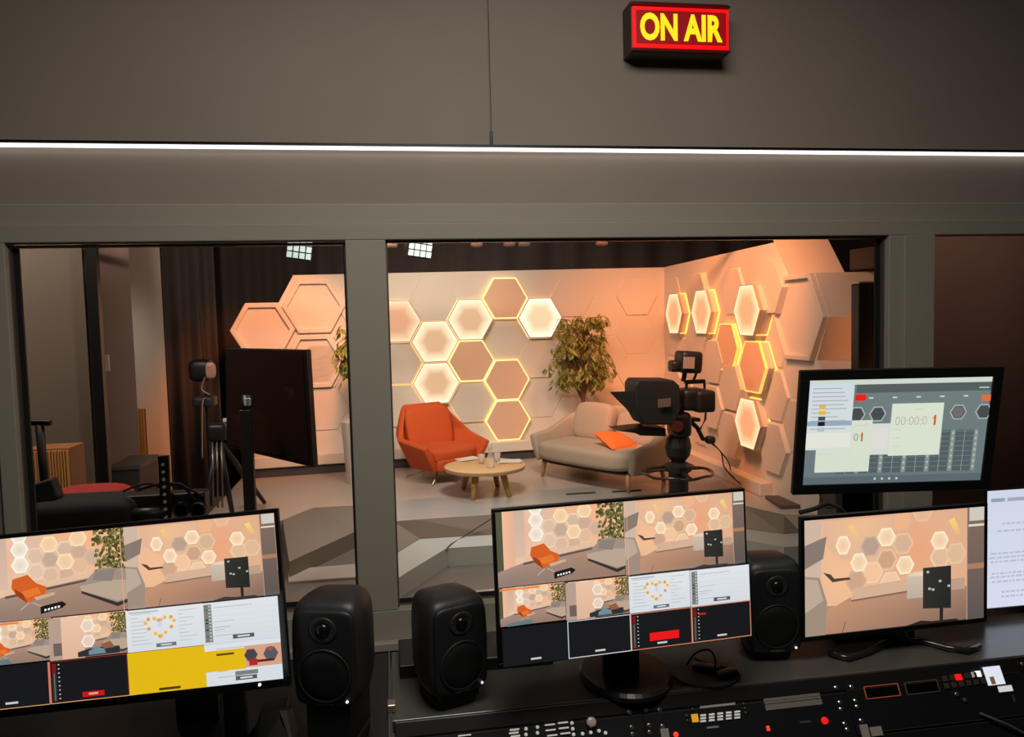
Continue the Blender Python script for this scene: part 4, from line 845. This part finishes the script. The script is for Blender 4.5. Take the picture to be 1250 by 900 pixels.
# upper right
def timer(p):
    r=random.Random(5); p.set(0,0,1,1); p.rect(0,0,1,1,S(112,126,124),S(104,118,122)); p.rect(0,0,1,.05,S(206,214,206)); p.rect(.26,.05,1,.13,S(84,94,94)); p.rect(0,.93,1,1,S(92,104,110))
    for i in range(6): 
        x=.18+.13*i; p.rect(x,.5,x+.10,.9,S(84,94,98)); 
        for j in range(8): p.rect(x+.004,.51+.048*j,x+.096,.515+.048*j,S(120,132,134))
        p.rect(x+.048,.5,x+.052,.9,S(140,150,150)); p.rect(x+.105,.5,x+.125,.9,S(134,148,142)); 
        for j in range(7): p.rect(x+.11,.52+.055*j,x+.12,.54+.055*j,S(180,190,182))
        p.rect(x+.02,.17,x+.045,.185,S(196,204,200))
    for x,y in ((.385,.33),(.83,.33),(.27,.33),(.97,.33)):
        p.hex(x,y,.047,S(96,104,106),S(190,200,198),S(96,104,104)); p.hex(x,y,.040,S(70,76,78) if x!=.83 else S(112,108,104),S(78,84,86))
    p.poly([(.253,.14),(.31,.14),(.315,.17),(.31,.2),(.253,.2)],S(236,30,22)); p.rect(.95,.17,1,.23,S(220,110,60)); p.rect(.93,.095,.985,.105,S(200,206,200))
    # finder window
    p.rect(0,.04,.245,.66,S(206,216,224),S(214,222,214)); 
    for i in range(11): p.rect(.02,.075+.038*i,.02+.1+.1*r.random(),.083+.038*i,S(160,168,176))
    for i,c in enumerate((S(226,186,60),S(226,186,60),S(70,80,70),S(26,28,28),S(176,190,206))): p.rect(.06,.235+.053*i,.098,.272+.053*i,c)
    p.rect(0,.385,.245,.43,S(150,168,190)); p.rect(.06,.39,.098,.43,S(26,28,28)); p.rect(0,.50,.245,.64,S(226,228,218))
    p.rect(.245,.385,.36,.97*.0+.66,S(214,220,204)); p.rect(.34,.42,.46,.72,S(212,218,208)); p.rect(.36,.46,.45,.66,S(222,218,214))
    p.rect(.06,.66,.36,.88,S(212,222,204)); p.rect(.26,.385,.36,.70,S(214,222,204)); p.rect(.07,.70,.11,.706,S(190,200,186)); p.rect(.27,.43,.34,.436,S(200,206,196))
    p.text('0',.275,.55,.030,S(160,160,146)); p.text('1',.308,.55,.036,S(196,96,50),.0005)
    p.rect(.46,.235,.745,.735,S(216,224,206)); p.rect(.585,.29,.635,.296,S(196,196,186)); 
    p.text('00:00:0',.572,.405,.036,S(176,166,148),-.0006,.86); p.text('1',.703,.405,.040,S(206,92,40),.0007,1.1); 
    p.line((.689,.386),(.703,.361),.0045,S(206,92,40)); p.line((.297,.537),(.308,.514),.004,S(196,96,50))
    for j in range(3): p.rect(.48,.48+.08*j,.52,.486+.08*j,S(196,204,190))
    for i in range(4): p.hex(.40+.04*i,.955,.008,S(190,200,200),S(170,180,180))
o,M_=monitor('upper right thick-bezelled monitor showing a timer and audio software windows',(1.364,1.918,1.316),R(-6.4),R(-8.4),R(-.4),.56,.35,.027,timer,.027,bezel_m=mat('bezel_matt',S(14,14,14),.5),depth=.05)
b=MB(); b.obox((1.30,2.02,.97),(1,0,0),(0,1,0),(0,0,1),(.085,.03,.46)); base_plate(o,b,'stand_column')
b=MB(); b.cbox((1.32,1.99,1.27),(.12,.09,.12)); base_plate(o,b,'mount'); b=MB(); b.cbox((1.30,2.0,DZ+.008),(.24,.18,.016)); base_plate(o,b,'foot',bevel=.004)
a=at(1017,612,1.9)
cable('monitor_cable','black cable looping down from the upper right monitor onto the lower one',[at(1001,604,1.95),at(1006,618,1.93),at(1018,618,1.92),at(1020,604,1.95)],.003)
cable('monitor_cable','knotted black cable bundle on top of the lower right monitor corner',[at(976,626,1.86),at(995,621,1.86),at(1010,615,1.87),at(1024,620,1.86),at(1032,628,1.86)],.006)
# document monitor at the right edge
def doc(p):
    p.set(0,0,1,1); p.rect(0,0,1,1,S(206,214,232),S(214,220,240)); r=random.Random(3)
    p.rect(.03,.07,.115,.10,S(150,158,172)); p.rect(.13,.07,.4,.10,S(160,168,180))
    for y,x0,x1 in ((.28,.1,.6),(.34,.07,.6),(.53,.03,.7),(.565,.02,.7),(.60,.03,.5),(.70,.04,.7),(.73,.03,.6),(.77,.04,.4),(.86,.1,.5),(.90,.1,.4)):
        x=x0
        while x<x1: l=.01+.03*r.random(); p.rect(x,y,x+l,y+.016,S(184,190,204)); x+=l+.008
tl_=at(1203,598,1.98); bl_=at(1203,745,1.98); hh=tl_.z-bl_.z
o,M_=monitor('bright monitor with a white text document cut off by the right edge',(tl_.x+.27,1.98,(tl_.z+bl_.z)/2),R(0),R(0),R(0),.54,hh,.004,doc,.004)
b=MB(); b.cbox((tl_.x+.27,2.03,.86),(.08,.03,.24)); base_plate(o,b,'neck'); b=MB(); b.cbox((tl_.x+.27,2.02,DZ+.008),(.24,.14,.016)); base_plate(o,b,'foot')
# ============================================================ DESK
deskm=mat('desk_black',S(24,23,23),.4); deskg=mat('desk_satin',S(82,79,74),.22,noise=.05,spec=.8)
DX0=-.02; YF=1.745
o=thing('console_desk','dark satin desk top along the window carrying the right-hand monitors and middle speaker','desk',(1.2,1.93,0)); DESK=o
b=MB(); b.box((DX0,YF,DZ-.03),(2.6,2.12,DZ)); b.build('worktop',deskg,o,world=True,bevel=.002)
b=MB(); b.box((.0,1.95,DZ),(.40,2.12,DZ+.035)); tag(b.build('cable_duct',deskm,bevel=.004,loc=(.2,2.03,DZ)),'raised black cable duct along the back of the desk beside the middle speaker','cable duct')
o=thing('equipment_console','black sloping console front below the desk that holds the rack units','console',(1.2,1.6,0))
n_=Vector((0,-.875,.485)); dwn=Vector((0,-.485,-.875))
p0=Vector((0,YF-.002,DZ-.002)); 
b=MB()
b.prism([p0+Vector((-.015,0,0)),p0+Vector((-.015,0,0))+dwn*.55,p0+Vector((-.015,.0,-.50)),],(2.6,0,0)); b.build('front_console',deskm,o,world=True)
b=MB(); b.obox(p0+Vector((1.285,0,0))+dwn*.018-n_*.003,(1,0,0),n_,dwn,(2.6,.012,.036)); b.build('front_lip',deskm,o,world=True,bevel=.003)
for x in (.2,2.5):
    b=MB(); b.box((x-.03,1.80,0),(x+.03,2.08,DZ-.03)); b.build('leg_panel',deskm,o,world=True)
o=thing('side_desk','black desk in the lower left corner under the left monitor and speaker','desk',(-.8,1.5,0))
b=MB(); b.box((-1.55,1.25,DZ-.03),(DX0-.008,2.12,DZ)); b.build('worktop',deskm,o,world=True,bevel=.002)
for x in (-1.45,-.1):
    b=MB(); b.box((x-.03,1.35,0),(x+.03,2.05,DZ-.03)); b.build('leg_panel',deskm,o,world=True)
b=MB(); b.box((DX0-.008,1.5,DZ-.03),(DX0-.003,2.12,DZ+.003)); b.build('edge_strip',mat('edge_grey',S(80,76,72),.4),o,world=True)
a=atz(478,868,DZ); b=MB(); b.cbox((a.x,a.y,DZ+.012),(.02,.03,.018)); tag(b.build('desk_clip',steel,loc=(a.x,a.y,DZ),bevel=.003),'small silver clip on the desk seam between the two left speakers','clip')
# ---- speakers
spm=mat('speaker_body',S(42,41,41),.45,noise=.03); spb=mat('speaker_baffle',S(30,30,31),.5); gr=mat('grille_black',S(14,14,14),.55)
def speaker(label,x,y,zb,yaw,H=.24,W=.162,D=.155,pod=.035):
    o=thing('studio_loudspeaker',label,'speaker',(x,y,DZ),yaw,'studio loudspeakers on the control desk')
    def fn(q):
        k=1-.16*max(0,q.y+.2); return (q.x*k*(1-.05*q.z*q.z),q.y,q.z*(1-.05*max(0,q.y)))
    zc=zb-DZ+H/2
    b=MB(); b.superbox((0,0,zc),(W,D,H),5.5,16,fn=fn); b.build('cabinet',spm,o,smooth=True)
    b=MB(); b.superbox((0,-D/2+.012,zc-.004),(W*.84,.03,H*.88),7,12); bf=b.build('baffle',spb,o,smooth=True)
    wz=zc-H*.17; fy=-D/2-.0035
    b=MB(); b.lathe([(W*.345,0),(W*.365,.002),(W*.345,.004),(W*.33,.001)],(0,fy,wz),40,(0,-1,0)); b.build('woofer_surround',spb,bf,smooth=True)
    b=MB(); b.lathe([(W*.335,0),(W*.32,.002),(W*.16,.003),(W*.06,.003)],(0,fy,wz),32,(0,-1,0)); b.build('woofer_grille',gr,bf,smooth=True)
    tz_=zc+H*.25
    b=MB(); b.lathe([(.028,.0003),(.025,.0015),(.019,.0018),(.017,.0005)],(0,fy,tz_),32,(0,-1,0),sx=1.1,sy=1); b.build('waveguide',spm,bf,smooth=True)
    b=MB(); b.lathe([(.015,.0),(.014,.004),(.009,.007),(.003,.008)],(0,fy,tz_),24,(0,-1,0)); b.build('tweeter',mat('tweeter_black',S(20,20,20),.2),bf,smooth=True)
    b=MB(); b.lathe([(.003,0),(.003,.002)],(W*.30,fy-.001,zc-H*.40),10,(0,-1,0)); b.build('status_light',mat('led_dot',S(230,230,230),em=1.2),bf)
    vs,fs=text_geo('GENELEC',.0085,bold=.0003); b=MB(); b.add([(v.x,fy-.0008,v.y+zc-H*.425) for v in vs],fs); b.build('lettering',mat('letter_grey',S(95,93,90),.5),bf)
    b=MB(); b.superbox((0,.005,pod/2),(W*.66,D*.8,pod),6,8); b.build('foot_pod',mat('pod_black',S(16,16,16),.6),o,smooth=True)
    b=MB(); b.box((-W*.3,-D*.42,pod*.75),(W*.3,D*.42,zb-DZ+.012)); b.build('foot_bracket',black,o)
    return o
speaker('left black studio loudspeaker turned left, beside the yellow-tiled monitor',at(412,800,1.68).x,1.68,at(412,868,1.60).z,R(-16),pod=.03,H=.228,W=.158)
speaker('middle black studio loudspeaker turned right, left of the middle monitor',at(546,800,1.83).x,1.83,at(546,855,1.75).z,R(22),pod=.03,H=.235)
speaker('right black studio loudspeaker half hidden between middle and lower right monitors',at(941,760,1.88).x,1.91,at(941,806,1.82).z,R(-6),H=.25,pod=.04)
# ---- small items on the desks
a=atz(290,905,DZ); o=thing('phone_holder','upright black handset holder with pale edge below the left monitor','holder',(a.x,a.y,DZ))
b=MB(); b.superbox((0,0,.075),(.045,.05,.15),6,8); b.build('body',black,o,smooth=True)
b=MB(); b.tube([(-.024,-.02,.0),(-.024,-.02,.13),(-.016,-.02,.148)],.0018,6); b.build('pale_edge',mat('edge_pale',S(140,132,124),.35),o)
a=atz(334,905,DZ); o=thing('desk_wedge','small black wedge-shaped box with grey side next to the left speaker','box',(a.x,a.y,DZ))
b=MB(); b.prism([(-.035,-.05,0),(.045,-.05,0),(.03,.02,.065),(-.03,.02,.06)],(0,.05,0)); b.build('body',black,o,bevel=.004)
b=MB(); b.add([(.0465,-.045,.0),(.0465,.04,.0),(.036,.04,.05),(.030,.0,.066),(.016,.0,.066)],[(0,1,2,3),(0,3,4)]); b.build('grey_side',mat('side_grey',S(130,124,116),.5),o,solid=.002)
a=atz(870,826,DZ)
cable('desk_cable','coiled thin black cable lying on the desk right of the round monitor foot',[atz(822,826,DZ+.006),atz(840,836,DZ+.006),atz(880,838,DZ+.006),atz(902,828,DZ+.006),atz(895,818,DZ+.006),atz(868,812,DZ+.006),atz(848,804,DZ+.01)],.0035)
b=MB(); b.superbox((0,0,.010),(.075,.03,.018),3,8); oo=b.build('cable_plug',black,smooth=True); q=atz(862,820,DZ); oo.location=(q.x,q.y,DZ); oo.rotation_euler=(0,0,R(-35)); tag(oo,'black cable plug left in the coil of cable on the desk','plug','loose plugs in the cable coil')
b=MB(); b.superbox((0,0,.010),(.06,.03,.018),3,8); oo=b.build('cable_plug',black,smooth=True); q=atz(888,827,DZ); oo.location=(q.x,q.y,DZ); oo.rotation_euler=(0,0,R(15)); tag(oo,'black cable plug nearest the right loudspeaker, in the coil of cable','plug','loose plugs in the cable coil')
cable('monitor_lead','thin black lead arching from the middle monitor towards the desk',[at(838,812,1.80),at(850,797,1.80),at(866,794,1.80),at(873,806,1.80),atz(872,820,DZ+.006)],.0025)
# ============================================================ RACK UNITS
PN=p0-(-n_)*0.0
def rk(px,py,off=.006): return atp(px,py,p0+n_*off,n_)
def rbox(b,px,py,w_,h_,t_,off=.006):
    c=rk(px,py,off); b.obox(c+n_*t_/2,(1,0,0),n_,dwn,(w_,t_,h_)); return b
faceplate=mat('faceplate',S(20,20,22),.4); seam=mat('plate_edge',S(60,52,46),.5); keyw=mat('key_white',S(205,205,198),.4,em=.35,emcol=S(210,210,200)); keyd=mat('key_dark',S(64,56,50),.5)
screwm=mat('screw_steel',S(170,165,158),.25,.9)
def unit(name,label,xl,xr,d0,d1,cat='rack unit'):
    xa=rk(xl,870).x; xb=rk(xr,870).x; c=p0+Vector(((xa+xb)/2,0,0))+dwn*(d0+d1)/2
    o=thing(name,label,cat,c); b=MB(); b.obox(c+n_*.003,(1,0,0),n_,dwn,(xb-xa,.006,d1-d0)); b.build('faceplate',faceplate,o,world=True,bevel=.001)
    b=MB(); b.obox(c+n_*.0065-dwn*(d1-d0)*.5+dwn*.001,(1,0,0),n_,dwn,(xb-xa,.001,.0012)); b.obox(c+n_*.0065+dwn*(d1-d0)*.5-dwn*.001,(1,0,0),n_,dwn,(xb-xa,.001,.0012)); b.build('edge_line',seam,o,world=True)
    return o
def dep(px,py): q=rk(px,py,0)-p0; return q.dot(dwn)
def screws(o,pts):
    for q in pts:
        c=rk(*q); b=MB(); b.lathe([(.0055,0),(.0055,.002),(.003,.0035)],c,14,n_); s=b.build('screw',screwm,o,world=True)
def keys(o,pts,w_,h_,m_,name='key',t_=.004):
    for q in pts:
        b=MB(); rbox(b,q[0],q[1],w_,h_,t_); b.build(name,m_,o,world=True,bevel=.0008)
def knob(o,px,py,r_,m_,name='knob',h_=.012):
    b=MB(); b.lathe([(r_,0),(r_*.95,h_*.8),(r_*.7,h_)],rk(px,py),20,n_); b.build(name,m_,o,world=True,smooth=True)
d0=.04; 
# unit A (intercom / talkback panel left)
o=unit('talkback_panel','black control panel with rows of white keys below the middle monitor',560,783,d0,.18)
keys(o,[(671,885),(687,882.5),(672,891.5),(688,889),(674,898),(690,895.5)],.024,.0035,keyw)
keys(o,[(628,891),(627,895),(629,899)],.022,.004,keyw); keys(o,[(567,898)],.03,.003,keyw)
for q in ((642,890),(642,897),(656,888),(656,895),(698,883),(699,890),(700,897),(711,896),(721,894.5),(731,892.5),(739,895)): knob(o,*q,.004,keyw,'small_button',.005)
knob(o,721,882,.012,mat('ball_glare',S(200,180,172),.15),'trackball',.014)  # glare on the ball is put into its pale colour
screws(o,[(768,870),(771,888.5),(772,897)])
# unit B
o=unit('intercom_unit','rack intercom unit with white key grid, yellow key and red lights, centre right',785,1036,d0,.20)
screws(o,[(788.5,867),(792.5,886),(793,894.5),(805,867.5),(808.5,887),(1020.5,840),(1025,858),(1026.5,866),(1031,884),(1034,891)])
keys(o,[(848,877)],.016,.018,mat('key_amber',S(220,165,50),.4,em=.5,emcol=S(220,160,40)))
keys(o,[(858+10.4*i,873.5-1.1*i+3.6*j) for i in range(5) for j in range(3)],.014,.0042,keyw)
keys(o,[(876,861.5)],.09,.005,mat('display_strip',S(150,148,140),.4,em=.12),'display_strip',.001)
keys(o,[(967,853),(969,860.5)],.148,.0125,mat('label_strip',S(120,112,104),.6),'label_strip',.001)
knob(o,1006.5,880,.008,mat('led_red',S(255,20,20),.3,em=1.5,emcol=S(255,15,15)),'red_light',.005)
keys(o,[(937.5,889.5)],.008,.011,mat('led_red2',S(255,60,30),.3,em=1.0,emcol=S(255,60,30)),'red_digit',.002)
keys(o,[(870,888)],.03,.004,mat('print_grey',S(140,138,132),.6),'printed_mark',.0006); keys(o,[(983,881.5)],.03,.005,mat('print_dim',S(62,60,60),.6),'printed_mark',.0006)
for q in ((845,866),(838,874),(839,880),(907,859.5),(909,865),(910,870.5)): knob(o,*q,.0035,keyd,'small_button',.004)
keys(o,[(811,896)],.02,.022,mat('tag_pale',S(150,142,130),.5),'pale_tag',.006); knob(o,825,897,.006,mat('led_red2',S(255,60,30)),'red_light',.004)
# unit C
dm=(dep(1100,868)); o=unit('recorder_unit','rack recorder with two dark displays, lit keys and small colour screen, lower right',1040,1262,d0-.005,.135)
def frame_disp(px0,py0,px1,py1,rimm):
    a=rk(px0,py0); c=rk(px1,py1); cx_=(a+c)/2; w_=abs(c.x-a.x); h_=abs((c-a).dot(dwn))
    b=MB()
    for dx,dh,ww,hh_ in ((0,-h_/2,w_,.002),(0,h_/2,w_,.002),(-w_/2,0,.002,h_),(w_/2,0,.002,h_)): b.obox(cx_+Vector((dx,0,0))+dwn*dh+n_*.001,(1,0,0),n_,dwn,(ww,.002,hh_))
    b.build('display_frame',rimm,o,world=True); b=MB(); b.obox(cx_+n_*.0004,(1,0,0),n_,dwn,(w_,.0008,h_)); b.build('display',mat('display_black',S(8,8,9),.1),o,world=True)
frame_disp(1054,839,1099,849,mat('frame_orange',S(190,90,60),.4,em=.15)); frame_disp(1103.5,834,1147,844,mat('frame_grey',S(90,84,78),.4))
keys(o,[(1153+9*i,829-1.2*i) for i in (0,1,3,4)]+[(1155+9*i,837.5-1.2*i) for i in range(6)],.013,.013,keyd)
keys(o,[(1169.5,827)],.016,.014,mat('led_red',S(255,20,20)),'red_key'); keys(o,[(1193.5,823)],.014,.014,mat('key_lit',S(240,240,240),.4,em=1.3),'white_key'); keys(o,[(1187,824)],.006,.013,mat('key_dimlit',S(180,180,180),.4,em=.4),'white_key')
b=MB(); c=rk(1213,825); b.obox(c+n_*.001,(1,0,0),n_,dwn,(.048,.002,.044)); pic=b.build('picture_screen',mat('pic_screen',S(215,222,235),.3,em=.8),o,world=True)
b=MB(); b.obox(rk(1211,831)+n_*.0025,(1,0,0),n_,dwn,(.012,.001,.018)); b.build('screen_figure',mat('figure_brown',S(150,104,84),.5,em=.3),o,world=True)
keys(o,[(1227,841)],.040,.014,mat('label_white',S(215,222,215),.5,em=.6),'white_label',.0015)
for q in ((1167,848),(1177,855)): knob(o,*q,.006,screwm if q[0]<1170 else keyd,'jack',.006)
b=MB(); b.tube([rk(1236,848),rk(1239,857)],.0025,6); b.build('toggle',screwm,o,world=True)
screws(o,[(1039,839),(1044,856),(1046,863),(1247.5,811)])
o=unit('patch_unit','blank black rack unit with thin pale edges at the lower right corner',1056,1262,.14,.19)
b=MB(); rbox(b,1055,893,.02,.03,.004); rbox(b,1069,893,.03,.02,.004); b.build('label_block',mat('tag_pale',S(150,142,130)),o,world=True)
screws(o,[(1051,880),(1053.5,888.5)])
o=unit('rack_blank_panel','lowest blank rack panel at the bottom right of the photo',1060,1262,.195,.25)
cable('patch_cable','grey cable crossing the blank rack panels at the lower right corner',[rk(1196,871,.012),rk(1218,880,.02),rk(1232,886,.02),rk(1255,898,.015)],.0035,m=mat('cable_grey',S(84,78,74),.5))

# ============================================================ LIGHTS
def light(kind,name,loc,target,energy,col,size=.3,spot=None,blend=.6):
    d=bpy.data.lights.new(name,kind); d.energy=energy; d.color=col
    if kind=='AREA': d.shape='DISK'; d.size=size
    if kind=='SPOT': d.spot_size=R(spot); d.spot_blend=blend; d.shadow_soft_size=size
    o=bpy.data.objects.new(name,d); COL.objects.link(o); o.location=loc
    v=Vector(target)-Vector(loc); o.rotation_euler=v.to_track_quat('-Z','Y').to_euler(); return o
OR=(1,.30,.10); WW=(1,.80,.62); NW=(.93,.97,1.0)
light('AREA','control_room_lamp',(.3,.9,2.95),(.3,1.3,0),38,(1,.95,.89),1.2)
light('SPOT','key_light',(-.3,5.2,3.4),(.55,8.9,1.2),560,WW,.4,46,.9)
light('SPOT','orange_wash',(1.6,5.0,3.4),(3.4,7.6,1.2),690,OR,.25,60,.8)
light('SPOT','orange_wash_back',(2.6,6.0,3.4),(2.9,9.1,1.0),330,OR,.2,55,.9)
light('SPOT','orange_wash_left',(-.3,6.4,3.4),(-1.2,8.7,1.2),560,OR,.2,38,.6)
light('SPOT','orange_wash_end',(3.3,4.55,.9),(4.0,5.6,1.75),38,OR,.15,95,.9)
light('SPOT','floor_light',(.9,5.4,3.5),(1.1,7.0,0),330,(1,.88,.76),.4,80,.9)
light('SPOT','step_fill',(.3,7.6,3.5),(.35,5.9,-.2),175,NW,.3,50,.9)  # added cool spot that brightens the step tread, no fixture of its own
light('AREA','fill_light',(.9,4.8,3.4),(1.2,7.6,.5),55,(1,.76,.6),.8)
light('AREA','studio_left_fill',(-1.9,4.4,3.4),(-2.2,7.0,.2),75,(1,.84,.72),.5)  # added fill for the dark objects behind the left pane
light('SPOT','pale_wall_fill',(-1.7,6.8,3.4),(-3.0,8.9,1.2),130,(1,.9,.8),.2,26,.8)  # added spot, only there to lift the pale wall
light('AREA','curtain_fill',(1.2,8.2,3.5),(1.4,10.2,2.4),14,(1,.8,.7),.6)  # added fill so the back curtain does not go black
light('AREA','right_pane_fill',(2.9,3.0,3.3),(3.2,4.3,.9),13,(1,.84,.76),.6)  # unseen fill added to brighten the curtain in the right pane
wd=bpy.data.worlds.new('world'); SC.world=wd; wd.use_nodes=True; wd.node_tree.nodes['Background'].inputs[0].default_value=(.5,.45,.4,1); wd.node_tree.nodes['Background'].inputs[1].default_value=.02
vsx=SC.view_settings; vsx.view_transform='Standard'; vsx.look='None'; vsx.exposure=0; vsx.gamma=1; vsx.use_curve_mapping=False
